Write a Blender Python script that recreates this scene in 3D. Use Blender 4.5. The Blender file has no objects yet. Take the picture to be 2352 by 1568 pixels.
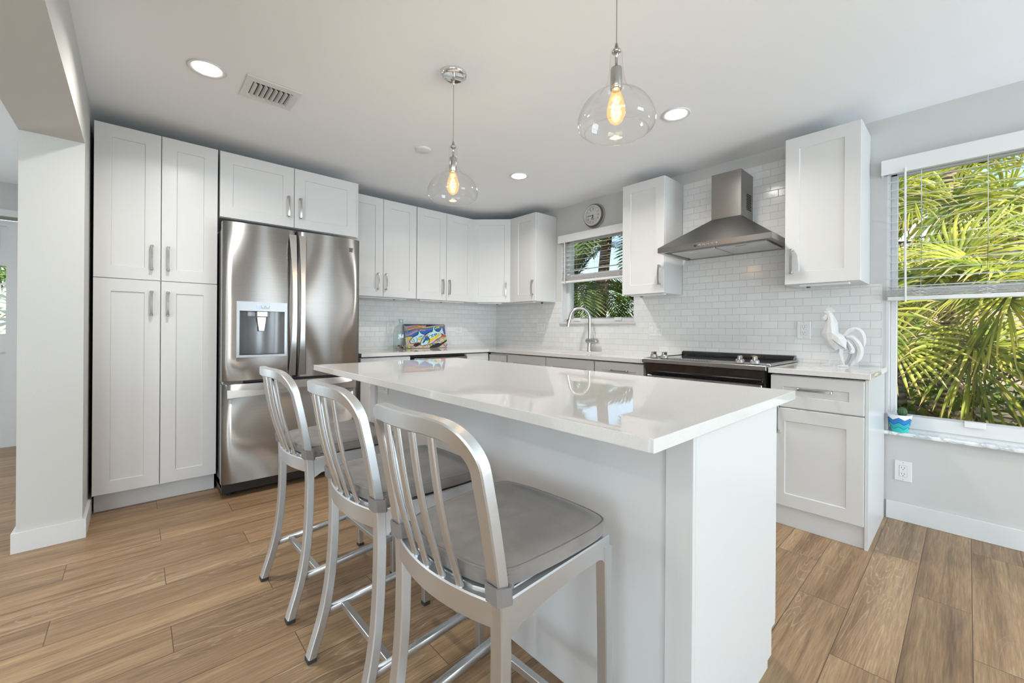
import bpy, bmesh, math, random
from mathutils import Vector, Matrix
random.seed(7)
PI = math.pi
sc = bpy.context.scene
COL = sc.collection

# ------------------------------------------------------------------ camera
YAW = math.radians(137.7775); ROLL = math.radians(0.3934)
cam = bpy.data.cameras.new('camera'); camo = bpy.data.objects.new('camera', cam); COL.objects.link(camo)
cam.sensor_width = 36; cam.sensor_fit = 'HORIZONTAL'
cam.lens = 36 * 951.57 / 2352
cam.shift_y = -(784 - 754.36) / 2352
cam.clip_start = 0.03; cam.clip_end = 200
F_ = Vector((math.cos(YAW), math.sin(YAW), 0)); R0 = Vector((math.sin(YAW), -math.cos(YAW), 0)); U0 = Vector((0, 0, 1))
R_ = R0 * math.cos(ROLL) + U0 * math.sin(ROLL); U_ = -R0 * math.sin(ROLL) + U0 * math.cos(ROLL)
M = Matrix.Identity(4)
for i in range(3):
    M[i][0] = R_[i]; M[i][1] = U_[i]; M[i][2] = -F_[i]
CAMP = Vector((4.0541, -3.4052, 1.1325))
M.translation = CAMP
camo.matrix_world = M
sc.camera = camo

# ------------------------------------------------------------------ view and world
sc.view_settings.view_transform = 'Standard'; sc.view_settings.look = 'None'
sc.view_settings.gamma = 1; sc.view_settings.use_curve_mapping = False
sc.view_settings.exposure = 0.70
w = bpy.data.worlds.new('sky'); sc.world = w; w.use_nodes = True
nt = w.node_tree; nt.nodes.clear()
sky = nt.nodes.new('ShaderNodeTexSky'); sky.sky_type = 'NISHITA'; sky.sun_disc = False
sky.sun_elevation = math.radians(48); sky.sun_rotation = math.radians(200); sky.altitude = 0; sky.air_density = 1.0; sky.dust_density = 1.5
bg = nt.nodes.new('ShaderNodeBackground'); bg.inputs['Strength'].default_value = 0.20
wo = nt.nodes.new('ShaderNodeOutputWorld')
nt.links.new(sky.outputs[0], bg.inputs[0]); nt.links.new(bg.outputs[0], wo.inputs[0])

def sun(name, d, energy, col, ang=0.6):
    l = bpy.data.lights.new(name, 'SUN'); l.energy = energy; l.color = col; l.angle = math.radians(ang)
    o = bpy.data.objects.new(name, l); COL.objects.link(o)
    o.rotation_euler = Vector(d).to_track_quat('-Z', 'Y').to_euler(); o.location = (0, 0, 12)
sun('sun', (-0.55, 0.30, -0.78), 8.0, (1.0, 0.95, 0.84))

def area(name, loc, d, sx, sy, power, col):
    l = bpy.data.lights.new(name, 'AREA'); l.shape = 'RECTANGLE'; l.size = sx; l.size_y = sy; l.energy = power; l.color = col
    o = bpy.data.objects.new(name, l); COL.objects.link(o)
    o.location = loc; o.rotation_euler = Vector(d).to_track_quat('-Z', 'Y').to_euler()
    return o
# daylight lamps at unseen doors and windows, tilted up to brighten the ceiling
DAY = (0.77, 0.91, 1.0)
area('daylight_east_doors', (7.32, -1.10, 1.12), (-1, 0, .7), 1.6, 2.0, 80, DAY)
area('daylight_east_window', (7.32, -5.6, 1.35), (-1, 0, .6), 1.9, 1.5, 62, DAY)
area('daylight_south_doors', (5.9, -8.12, 1.12), (-.1, 1, .9), 2.2, 2.0, 74, DAY)
area('daylight_west_window', (-2.02, -6.6, 1.4), (1, 0, .6), 1.3, 1.2, 60, DAY)
# kept for tuning of the warm ceiling lamps
LAMP_W = 7.5
WARM = (1.0, 0.95, 0.89)

# ------------------------------------------------------------------ materials
MATS = {}
def mat(name, col=(.8, .8, .8), rough=.5, metal=0., spec=.5, **kw):
    m = bpy.data.materials.new(name); m.use_nodes = True; MATS[name] = m
    b = m.node_tree.nodes['Principled BSDF']
    b.inputs['Base Color'].default_value = (*col, 1); b.inputs['Roughness'].default_value = rough
    b.inputs['Metallic'].default_value = metal; b.inputs['Specular IOR Level'].default_value = spec
    for k, v in kw.items():
        k = k.replace('_', ' ')
        b.inputs[k].default_value = v
    return m
def N(m, t, **kw):
    n = m.node_tree.nodes.new(t)
    for k, v in kw.items(): setattr(n, k, v)
    return n
def LK(m, a, b): m.node_tree.links.new(a, b)
def BS(m): return m.node_tree.nodes['Principled BSDF']
def math_n(m, op, a, b=None, c=None):
    n = N(m, 'ShaderNodeMath', operation=op)
    for i, x in enumerate((a, b, c)):
        if x is None: continue
        if isinstance(x, (int, float)): n.inputs[i].default_value = x
        else: LK(m, x, n.inputs[i])
    return n.outputs[0]
def ramp(m, fac, stops):
    r = N(m, 'ShaderNodeValToRGB'); e = r.color_ramp.elements
    while len(e) < len(stops): e.new(.5)
    for q, (p, c) in zip(e, stops): q.position = p; q.color = (*c, 1)
    LK(m, fac, r.inputs[0]); return r.outputs[0]
def bump(m, h, strength, dist):
    n = N(m, 'ShaderNodeBump'); n.inputs['Strength'].default_value = strength; n.inputs['Distance'].default_value = dist
    LK(m, h, n.inputs['Height']); LK(m, n.outputs[0], BS(m).inputs['Normal'])
def noise(m, vec, scale, detail=3, dist=0., rough=.5):
    n = N(m, 'ShaderNodeTexNoise'); n.inputs['Scale'].default_value = scale; n.inputs['Detail'].default_value = detail
    n.inputs['Distortion'].default_value = dist; n.inputs['Roughness'].default_value = rough
    if vec is not None: LK(m, vec, n.inputs['Vector'])
    return n
def tc(m): return N(m, 'ShaderNodeTexCoord').outputs['Object']
def mixc(m, f, a, b, mode='MIX'):
    n = N(m, 'ShaderNodeMix', data_type='RGBA', blend_type=mode)
    for i, x in ((0, f), (6, a), (7, b)):
        if isinstance(x, (int, float)): n.inputs[i].default_value = x
        elif isinstance(x, tuple): n.inputs[i].default_value = (*x, 1)
        else: LK(m, x, n.inputs[i])
    return n.outputs[2]

def plaster(name, col):
    m = mat(name, col, .85, spec=.25)
    bump(m, noise(m, tc(m), 140, 2).outputs[0], .12, .002); return m
plaster('ceiling_paint', (.88, .90, .92)); plaster('wall_paint', (.57, .57, .555)); plaster('warm_wall_paint', (.60, .58, .55))
mat('trim_white', (.68, .68, .68), .38)
mat('cabinet_white', (.66, .655, .65), .30)
mat('cabinet_inside', (.45, .44, .43), .6)
mat('gap_black', (.02, .02, .02), .7)

def stone(name, col):
    m = mat(name, col, .03, spec=.7)
    v = tc(m); n1 = noise(m, v, 260, 3); n2 = noise(m, v, 5, 8, 2.2)
    c = ramp(m, n1.outputs[0], [(.3, tuple(x * .94 for x in col)), (.7, col)])
    vein = ramp(m, n2.outputs[0], [(.494, (0, 0, 0)), (.5, (.10, .10, .10)), (.506, (0, 0, 0))])
    LK(m, mixc(m, vein, c, (.92, .91, .9)), BS(m).inputs['Base Color']); return m
stone('quartz', (.72, .70, .675))
m = mat('sill_marble', (.85, .85, .85), .15)
n = noise(m, tc(m), 7, 8, 2.5)
LK(m, ramp(m, n.outputs[0], [(.35, (.86, .86, .87)), (.5, (.72, .73, .75)), (.56, (.5, .52, .55)), (.62, (.86, .86, .87))]), BS(m).inputs['Base Color'])
mat('sill_grey', (.55, .53, .51), .4)

def tile(name, ax):      # glossy 4 x 2 inch brick tiles
    m = mat(name, (.8, .8, .8), .08, spec=.5)
    sep = N(m, 'ShaderNodeSeparateXYZ'); LK(m, tc(m), sep.inputs[0])
    L, H, g = .101, .0524, .0022
    z = math_n(m, 'DIVIDE', math_n(m, 'SUBTRACT', sep.outputs[2], .936), H)
    row = math_n(m, 'FLOOR', z); fz = math_n(m, 'SUBTRACT', z, row)
    odd = math_n(m, 'MULTIPLY', math_n(m, 'FLOORED_MODULO', row, 2), .5)
    u = math_n(m, 'ADD', math_n(m, 'DIVIDE', math_n(m, 'SUBTRACT', sep.outputs[ax], 3.338), L), odd)
    cu = math_n(m, 'FLOOR', u); fu = math_n(m, 'SUBTRACT', u, cu)
    du = math_n(m, 'MULTIPLY', math_n(m, 'MINIMUM', fu, math_n(m, 'SUBTRACT', 1, fu)), L)
    dz = math_n(m, 'MULTIPLY', math_n(m, 'MINIMUM', fz, math_n(m, 'SUBTRACT', 1, fz)), H)
    d = math_n(m, 'MINIMUM', du, dz)
    s = N(m, 'ShaderNodeMapRange'); s.interpolation_type = 'SMOOTHSTEP'
    s.inputs[1].default_value = g * .5; s.inputs[2].default_value = g * 1.3; LK(m, d, s.inputs[0])
    wn = N(m, 'ShaderNodeTexWhiteNoise'); wn.noise_dimensions = '3D'
    cb = N(m, 'ShaderNodeCombineXYZ'); LK(m, cu, cb.inputs[0]); LK(m, row, cb.inputs[1]); LK(m, cb.outputs[0], wn.inputs[0])
    tcol = ramp(m, wn.outputs['Value'], [(0, (.70, .70, .695)), (1, (.75, .75, .745))])
    LK(m, mixc(m, s.outputs[0], (.60, .595, .585), tcol), BS(m).inputs['Base Color'])
    r = N(m, 'ShaderNodeMapRange'); r.inputs[3].default_value = .7; r.inputs[4].default_value = .13; LK(m, s.outputs[0], r.inputs[0]); LK(m, r.outputs[0], BS(m).inputs['Roughness'])
    # each tile tips a little its own way, soft waves in the glaze
    wav = noise(m, tc(m), 22, 1)
    h = math_n(m, 'ADD', s.outputs[0], math_n(m, 'MULTIPLY', wav.outputs[0], .5))
    tilt = math_n(m, 'MULTIPLY', math_n(m, 'SUBTRACT', wn.outputs['Value'], .5), math_n(m, 'MULTIPLY', fz, .35))
    bump(m, math_n(m, 'ADD', h, tilt), .5, .0015)
    return m
tile('tile_x', 0); tile('tile_y', 1)

# floor: long wood planks laid along y, joints stepping by a third
m = mat('plank_floor', (.4, .25, .15), .42, spec=.4)
v = tc(m); sep = N(m, 'ShaderNodeSeparateXYZ'); LK(m, v, sep.inputs[0])
PW, PL = .1695, 1.023
rx = math_n(m, 'DIVIDE', math_n(m, 'SUBTRACT', sep.outputs[0], 1.0185), PW)
row = math_n(m, 'FLOOR', rx); fx = math_n(m, 'SUBTRACT', rx, row)
u = math_n(m, 'DIVIDE', math_n(m, 'ADD', math_n(m, 'ADD', sep.outputs[1], 3.302), math_n(m, 'MULTIPLY', row, .341)), PL)
cu = math_n(m, 'FLOOR', u); fu = math_n(m, 'SUBTRACT', u, cu)
dx = math_n(m, 'MULTIPLY', math_n(m, 'MINIMUM', fx, math_n(m, 'SUBTRACT', 1, fx)), PW)
dy = math_n(m, 'MULTIPLY', math_n(m, 'MINIMUM', fu, math_n(m, 'SUBTRACT', 1, fu)), PL)
d = math_n(m, 'MINIMUM', dx, dy)
gs = N(m, 'ShaderNodeMapRange'); gs.inputs[1].default_value = .0006; gs.inputs[2].default_value = .0019; LK(m, d, gs.inputs[0])
cb = N(m, 'ShaderNodeCombineXYZ'); LK(m, row, cb.inputs[0]); LK(m, cu, cb.inputs[1])
wn = N(m, 'ShaderNodeTexWhiteNoise'); LK(m, cb.outputs[0], wn.inputs[0])
g = N(m, 'ShaderNodeCombineXYZ')
LK(m, math_n(m, 'ADD', sep.outputs[0], math_n(m, 'MULTIPLY', wn.outputs['Value'], 37.)), g.inputs[0])
LK(m, math_n(m, 'MULTIPLY', sep.outputs[1], .13), g.inputs[1]); LK(m, math_n(m, 'MULTIPLY', wn.outputs['Value'], 91.), g.inputs[2])
g2 = N(m, 'ShaderNodeMapping'); g2.inputs['Scale'].default_value = (1, .32, 1); LK(m, g.outputs[0], g2.inputs[0])
big = noise(m, g2.outputs[0], 13, 5, .35, .6); fine = noise(m, g2.outputs[0], 190, 4, .1, .65); streak = noise(m, g2.outputs[0], 34, 3, .2)
base = ramp(m, big.outputs[0], [(.28, (.175, .107, .060)), (.43, (.30, .188, .103)), (.57, (.375, .247, .137)), (.75, (.46, .318, .187))])
base = mixc(m, ramp(m, streak.outputs[0], [(.56, (0, 0, 0)), (.68, (.55, .55, .55))]), base, (.16, .10, .062))
tone = ramp(m, wn.outputs['Value'], [(0, (.84, .84, .85)), (1, (1.06, 1.05, 1.04))])
c1 = mixc(m, 1., base, tone, 'MULTIPLY')
rings = math_n(m, 'ABSOLUTE', math_n(m, 'SINE', math_n(m, 'MULTIPLY', noise(m, g.outputs[0], 5.5, 2, .9).outputs[0], 95)))
rl = N(m, 'ShaderNodeMapRange'); rl.inputs[1].default_value = .0; rl.inputs[2].default_value = .35; rl.inputs[3].default_value = 1; rl.inputs[4].default_value = 0
LK(m, rings, rl.inputs[0])
patch = N(m, 'ShaderNodeMapRange'); patch.inputs[1].default_value = .5; patch.inputs[2].default_value = .62
LK(m, noise(m, g.outputs[0], 4, 2).outputs[0], patch.inputs[0])
rf = math_n(m, 'MULTIPLY', math_n(m, 'MULTIPLY', rl.outputs[0], patch.outputs[0]), .5)
c2 = mixc(m, rf, c1, (.52, .43, .33))
fr = N(m, 'ShaderNodeMapRange'); fr.inputs[1].default_value = .3; fr.inputs[2].default_value = .7; fr.inputs[3].default_value = .70; fr.inputs[4].default_value = 1.26
LK(m, fine.outputs[0], fr.inputs[0])
cbn = N(m, 'ShaderNodeCombineXYZ')
for i in range(3): LK(m, fr.outputs[0], cbn.inputs[i])
c3 = mixc(m, 1., c2, cbn.outputs[0], 'MULTIPLY')
LK(m, mixc(m, gs.outputs[0], (.10, .06, .04), c3), BS(m).inputs['Base Color'])
bump(m, math_n(m, 'ADD', gs.outputs[0], math_n(m, 'MULTIPLY', fine.outputs[0], .15)), .4, .001)

def brushed(name, col, rough, aniso=.6, axis='Z', grain=(2, 2, 400)):
    m = mat(name, col, rough, 1.)
    b = BS(m); b.inputs['Anisotropic'].default_value = aniso; b.inputs['Anisotropic Rotation'].default_value = .25
    t = N(m, 'ShaderNodeTangent'); t.direction_type = 'RADIAL'; t.axis = axis; LK(m, t.outputs[0], b.inputs['Tangent'])
    mp = N(m, 'ShaderNodeMapping'); LK(m, tc(m), mp.inputs[0]); mp.inputs['Scale'].default_value = grain
    n = noise(m, mp.outputs[0], 1., 3)
    LK(m, ramp(m, n.outputs[0], [(.3, tuple(x * .93 for x in col)), (.7, tuple(min(1, x * 1.04) for x in col))]), b.inputs['Base Color'])
    return m
brushed('fridge_steel', (.56, .55, .535), .42, 1.0, 'Z', (3, 3, 500))
brushed('steel', (.29, .275, .265), .30, .6, 'Z', (2, 2, 300))
mat('aluminium', (.64, .655, .67), .36, .95)
mt = MATS['aluminium']; mp = N(mt, 'ShaderNodeMapping'); LK(mt, tc(mt), mp.inputs[0]); mp.inputs['Scale'].default_value = (60, 60, 900)
nn = noise(mt, mp.outputs[0], 1, 2); r = N(mt, 'ShaderNodeMapRange'); r.inputs[3].default_value = .28; r.inputs[4].default_value = .46
LK(mt, nn.outputs[0], r.inputs[0]); LK(mt, r.outputs[0], BS(mt).inputs['Roughness'])
mat('chrome', (.82, .82, .82), .06, 1.); mat('satin_nickel', (.50, .485, .465), .24, 1.)
mat('dark_plastic', (.025, .025, .027), .35); mat('black_glass', (.012, .012, .013), .06, spec=.8)
mat('dark_metal', (.10, .10, .11), .35, .8); mat('rubber', (.03, .032, .036), .7)
mat('white_plastic', (.74, .74, .74), .3); mat('grey_plastic', (.36, .37, .39), .3, .35)
mat('slot_dark', (.04, .04, .04), .6)
mat('filter_mesh', (.62, .62, .62), .5, .6)
m = mat('cushion_fabric', (.27, .245, .23), .85, Sheen_Weight=.25)
nn = noise(m, tc(m), 14, 4); LK(m, ramp(m, nn.outputs[0], [(.3, (.165, .148, .138)), (.7, (.225, .20, .185))]), BS(m).inputs['Base Color'])
bump(m, noise(m, tc(m), 700, 1).outputs[0], .25, .0006)
mat('strap_fabric', (.20, .18, .17), .8)
mat('handle_steel', (.60, .59, .575), .25, 1.)
mat('shaded_recess_grey', (.20, .205, .215), .28, .55)  # shade inside the dispenser recess, put into a darker colour
mat('rooster_white', (.60, .60, .605), .5)
mat('blind_white', (.74, .74, .74), .45)
mat('alu_frame', (.55, .57, .60), .3, .7)
mat('blue_paint', (.02, .20, .55), .5); mat('teal_paint', (.02, .42, .50), .5); mat('aqua_paint', (.03, .52, .48), .5); mat('pot_white', (.85, .86, .88), .4)
mat('black_line', (.015, .02, .03), .5); mat('soil', (.05, .035, .025), .95); mat('cactus_green', (.06, .13, .055), .6); mat('cactus_spine', (.5, .55, .45), .6)
mat('clock_face', (.62, .61, .59), .6); mat('clock_rim', (.62, .61, .60), .35, .3); mat('rope_brown', (.17, .12, .085), .85); mat('clock_grey', (.36, .35, .34), .6); mat('numeral_grey', (.13, .13, .13), .7)
mat('shell_a', (.45, .24, .15), .5); mat('shell_b', (.66, .58, .50), .5); mat('shell_c', (.05, .045, .045), .5)
mat('canvas_edge', (.03, .03, .03), .6)
def thin_glass(name, tint=(1, 1, 1), ior=1.45, rough=0.0, extra=.025):
    m = bpy.data.materials.new(name); m.use_nodes = True; MATS[name] = m; m.node_tree.nodes.clear()
    o = N(m, 'ShaderNodeOutputMaterial'); mx = N(m, 'ShaderNodeMixShader'); f = N(m, 'ShaderNodeLayerWeight'); f.inputs[0].default_value = .5
    t = N(m, 'ShaderNodeBsdfTransparent'); t.inputs[0].default_value = (*tint, 1); g = N(m, 'ShaderNodeBsdfGlossy'); g.inputs['Roughness'].default_value = rough
    fac = math_n(m, 'MULTIPLY_ADD', math_n(m, 'POWER', f.outputs['Facing'], 4.), .9 - extra, extra)
    LK(m, fac, mx.inputs[0]); LK(m, t.outputs[0], mx.inputs[1]); LK(m, g.outputs[0], mx.inputs[2]); LK(m, mx.outputs[0], o.inputs[0])
    return m
thin_glass('window_glass', (.97, .985, .98)); thin_glass('shade_glass', (.985, .98, .975), 1.5, 0., .05); thin_glass('bottle_glass', (.88, .94, .935), 1.5, 0., .10)
m = thin_glass('bulb_glass', (1.0, .88, .66), 1.5)
e = N(m, 'ShaderNodeEmission'); e.inputs[0].default_value = (1, .55, .22, 1); e.inputs[1].default_value = .22; ad = N(m, 'ShaderNodeAddShader')      # the lit bulb glows
mo = [n_ for n_ in m.node_tree.nodes if n_.type == 'OUTPUT_MATERIAL'][0]; ms = [n_ for n_ in m.node_tree.nodes if n_.type == 'MIX_SHADER'][0]
LK(m, ms.outputs[0], ad.inputs[0]); LK(m, e.outputs[0], ad.inputs[1]); LK(m, ad.outputs[0], mo.inputs[0])
thin_glass('clear_plastic', (.9, .9, .92), 1.5)
def emit(name, col, s):
    m = bpy.data.materials.new(name); m.use_nodes = True; MATS[name] = m; m.node_tree.nodes.clear()
    o = N(m, 'ShaderNodeOutputMaterial'); e = N(m, 'ShaderNodeEmission'); e.inputs[0].default_value = (*col, 1); e.inputs[1].default_value = s
    LK(m, e.outputs[0], o.inputs[0]); return m
emit('lamp_disc', (1.0, .97, .92), 9.0); emit('filament', (1.0, .62, .22), 60.0); emit('blue_led', (.12, .15, 1.0), 2.5)
m = mat('leaf', (.2, .35, .05), .35, spec=.4)
def leaf(name, c0, c1, tip, trans=.45):
    m = bpy.data.materials.new(name); m.use_nodes = True; MATS[name] = m
    b = BS(m); b.inputs['Roughness'].default_value = .38
    uv = N(m, 'ShaderNodeUVMap'); sp = N(m, 'ShaderNodeSeparateXYZ'); LK(m, uv.outputs[0], sp.inputs[0])
    nz = noise(m, tc(m), 3, 2)
    c = ramp(m, nz.outputs[0], [(.35, c0), (.65, c1)])
    col = mixc(m, 1., c, mixc(m, sp.outputs[0], (.75, .8, .75), (1.25, 1.15, 1.1)), 'MULTIPLY')
    t = N(m, 'ShaderNodeMapRange'); t.inputs[1].default_value = .78; t.inputs[2].default_value = 1.0; LK(m, sp.outputs[1], t.inputs[0])
    col = mixc(m, t.outputs[0], col, tip)
    LK(m, col, b.inputs['Base Color'])
    tr = N(m, 'ShaderNodeBsdfTranslucent'); LK(m, mixc(m, 1., col, (1.5, 1.35, .6), 'MULTIPLY'), tr.inputs[0])
    mx = N(m, 'ShaderNodeMixShader'); mx.inputs[0].default_value = trans
    o = m.node_tree.nodes['Material Output']; LK(m, b.outputs[0], mx.inputs[1]); LK(m, tr.outputs[0], mx.inputs[2]); LK(m, mx.outputs[0], o.inputs[0])
    return m
leaf('fan_leaf', (.12, .20, .03), (.48, .52, .09), (.70, .50, .25)); leaf('dark_leaf', (.03, .07, .016), (.12, .19, .03), (.30, .26, .08)); leaf('bush_leaf', (.06, .14, .02), (.20, .33, .05), (.25, .33, .06))
m = mat('palm_trunk', (.2, .14, .1), .9)
sep = N(m, 'ShaderNodeSeparateXYZ'); LK(m, tc(m), sep.inputs[0])
rg = math_n(m, 'SINE', math_n(m, 'ADD', math_n(m, 'MULTIPLY', sep.outputs[2], 85), math_n(m, 'MULTIPLY', noise(m, tc(m), 9, 3).outputs[0], 6)))
LK(m, ramp(m, math_n(m, 'MULTIPLY_ADD', rg, .5, .5), [(.1, (.08, .05, .035)), (.5, (.20, .135, .095)), (1, (.33, .25, .19))]), BS(m).inputs['Base Color']); bump(m, rg, .6, .01)
mat('ground_mulch', (.10, .085, .05), .95); mat('house_wall', (.56, .42, .34), .8); mat('house_roof', (.72, .70, .67), .7); mat('fence_wood', (.25, .2, .15), .8)

# ------------------------------------------------------------------ helpers
class Fr:                     # frame: u along the face, n out of it, z up
    def __init__(s, o, U, Nn): s.o = Vector(o); s.U = Vector(U).normalized(); s.N = Vector(Nn).normalized()
    def p(s, u, n, z): return s.o + s.U * u + s.N * n + Vector((0, 0, z))
W = Fr((0, 0, 0), (1, 0, 0), (0, 1, 0))           # world as u, n, z
FL = Fr((0, 0, 0), (0, 1, 0), (1, 0, 0))          # left wall, x = 0, n = x, u = y
FRR = Fr((0, 0, 0), (1, 0, 0), (0, -1, 0))        # window wall, y = 0, n = -y, u = x

class MB:
    def __init__(s, fr=W): s.bm = bmesh.new(); s.fr = fr; s.mi = 0; s.mats = []
    def m(s, name):
        if name not in s.mats: s.mats.append(name)
        s.mi = s.mats.index(name); return s
    def face(s, vs, smooth=False):
        try:
            f = s.bm.faces.new(vs); f.material_index = s.mi; f.smooth = smooth; return f
        except ValueError: return None
    def box(s, u0, u1, n0, n1, z0, z1, bev=0., seg=1):
        fr = s.fr; lo = (min(u0, u1), min(n0, n1), min(z0, z1)); hi = (max(u0, u1), max(n0, n1), max(z0, z1))
        vs = [s.bm.verts.new(fr.p(*(hi[0] if i & 1 else lo[0], hi[1] if i & 2 else lo[1], hi[2] if i & 4 else lo[2]))) for i in range(8)]
        fs = [s.face([vs[i] for i in q]) for q in ((0, 2, 3, 1), (4, 5, 7, 6), (0, 1, 5, 4), (2, 6, 7, 3), (0, 4, 6, 2), (1, 3, 7, 5))]
        if bev: s._bev(fs, bev, seg)
        return s
    def _bev(s, fs, bev, seg):
        es = list({e for f in fs if f for e in f.edges})
        r = bmesh.ops.bevel(s.bm, geom=es, offset=bev, segments=seg, affect='EDGES', profile=.5)
        for f in r['faces']: f.material_index = s.mi
    def prism(s, pts, n0, n1, plane='uz', bev=0., seg=1):   # polygon in the (u,z) plane extruded along n
        fr = s.fr
        def P(a, b, n):
            if plane == 'uz': return fr.p(a, n, b)
            if plane == 'un': return fr.p(a, b, n)
            return fr.p(n, a, b)
        A = [s.bm.verts.new(P(a, b, n0)) for a, b in pts]; B = [s.bm.verts.new(P(a, b, n1)) for a, b in pts]
        k = len(pts); fs = [s.face(A[::-1]), s.face(B)]
        for i in range(k): fs.append(s.face([A[i], A[(i + 1) % k], B[(i + 1) % k], B[i]]))
        if bev: s._bev(fs, bev, seg)
        return s
    def sweep(s, pts, prof, up=(0, 0, 1), cap=True, smooth=False, scale=None, closed=False):
        pts = [s.fr.p(*p) for p in pts]; up = Vector(up); rings = []; k = len(pts)
        for i, p in enumerate(pts):
            if closed: t = pts[(i + 1) % k] - pts[i - 1]
            else: t = pts[min(i + 1, k - 1)] - pts[max(i - 1, 0)]
            t.normalize(); a = up.cross(t)
            if a.length < 1e-4: a = Vector((1, 0, 0)).cross(t)
            a.normalize(); b = t.cross(a)
            sc_ = 1 if scale is None else scale[i]
            if isinstance(sc_, (int, float)): sc_ = (sc_, sc_)
            rings.append([s.bm.verts.new(p + a * x * sc_[0] + b * y * sc_[1]) for x, y in prof])
        n = len(prof); rng = range(k if closed else k - 1)
        for i in rng:
            A, B = rings[i], rings[(i + 1) % k]
            for j in range(n):
                s.face([A[j], A[(j + 1) % n], B[(j + 1) % n], B[j]], True)
                if not smooth:
                    e_ = s.bm.edges.get((A[j], B[j]))
                    if e_: e_.smooth = False
        if not closed:
            for A in (rings[0], rings[-1]):
                for j in range(n):
                    e_ = s.bm.edges.get((A[j], A[(j + 1) % n]))
                    if e_: e_.smooth = False
        if cap and not closed: s.face(rings[0][::-1]); s.face(rings[-1])
        return s
    def tube(s, pts, r, seg=10, **kw):
        prof = [(r * math.cos(2 * PI * i / seg), r * math.sin(2 * PI * i / seg)) for i in range(seg)]
        kw.setdefault('smooth', True)
        return s.sweep(pts, prof, **kw)
    def lathe(s, prof, c=(0, 0, 0), seg=32, axis='z', smooth=True):      # prof: (r, h) along axis from c (frame coords)
        rings = []
        for r, h in prof:
            ring = []
            for i in range(seg if r > 1e-6 else 1):
                a = 2 * PI * i / seg; x, y = r * math.cos(a), r * math.sin(a)
                q = {'z': (x, y, h), 'n': (x, h, y), 'u': (h, x, y)}[axis]
                ring.append(s.bm.verts.new(s.fr.p(c[0] + q[0], c[1] + q[1], c[2] + q[2])))
            rings.append(ring)
        for A, B in zip(rings, rings[1:]):
            if len(A) == 1 and len(B) == 1: continue
            for i in range(seg):
                j = (i + 1) % seg
                if len(A) == 1: s.face([A[0], B[j], B[i]], smooth)
                elif len(B) == 1: s.face([A[i], A[j], B[0]], smooth)
                else: s.face([A[i], A[j], B[j], B[i]], smooth)
        return s
    def build(s, name, mtl=None, parent=None, loc=None, fixn=True, kind=None):
        if fixn: bmesh.ops.recalc_face_normals(s.bm, faces=s.bm.faces)
        L = Vector((0, 0, 0))
        q = parent
        while q is not None: L += q.location; q = q.parent
        if loc is not None: off = Vector(loc)
        elif parent is None:
            off = Vector((0, 0, 0))
        else: off = L
        for v_ in s.bm.verts: v_.co -= off
        me = bpy.data.meshes.new(name); s.bm.to_mesh(me); s.bm.free()
        for nm in (s.mats or [mtl]): me.materials.append(MATS[nm])
        o = bpy.data.objects.new(name, me); COL.objects.link(o)
        if parent is not None: o.parent = parent
        elif loc is not None: o.location = loc
        if kind: o['kind'] = kind
        return o
def empty(name, loc, label=None, cat=None, group=None):
    o = bpy.data.objects.new(name, None); COL.objects.link(o); o.location = loc; o.empty_display_size = .1
    if label: o['label'] = label
    if cat: o['category'] = cat
    if group: o['group'] = group
    return o
def tag(o, label, cat, group=None):
    o['label'] = label; o['category'] = cat
    if group: o['group'] = group
    return o
def struct(o): o['kind'] = 'structure'; return o
def copy_tree(o, parent=None):
    c = o.copy(); COL.objects.link(c)
    if parent: c.parent = parent
    for ch in list(o.children): copy_tree(ch, c)
    return c
def catmull(pts, n=6, closed=False):
    out = []; k = len(pts); P = [Vector(p) for p in pts]
    for i in range(k if closed else k - 1):
        a = P[(i - 1) % k] if closed or i > 0 else P[0]; b = P[i]; c = P[(i + 1) % k]; d = P[(i + 2) % k] if closed or i + 2 < k else P[-1]
        for j in range(n):
            t = j / n
            out.append(tuple(.5 * ((2 * b) + (c - a) * t + (2 * a - 5 * b + 4 * c - d) * t * t + (3 * b - a - 3 * c + d) * t ** 3)))
    if not closed: out.append(tuple(P[-1]))
    return out

# ------------------------------------------------------------------ setting
CH = 2.44; YS = -3.613; XE = 7.2; YL = -8.0; XW = -1.9
b = MB(); b.box(-2.1, 7.4, -8.2, .2, -.1, 0); struct(b.build('floor', 'plank_floor'))
b = MB(); b.box(-2.1, 7.4, -8.2, .2, CH, CH + .15); struct(b.build('ceiling', 'ceiling_paint'))
b = MB(); b.box(7.4, 10.2, -8.2, .2, CH, CH + .15); struct(b.build('ceiling_sun_blocker', 'trim_white'))  # unseen slab added to keep the sun out of the east openings
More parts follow.
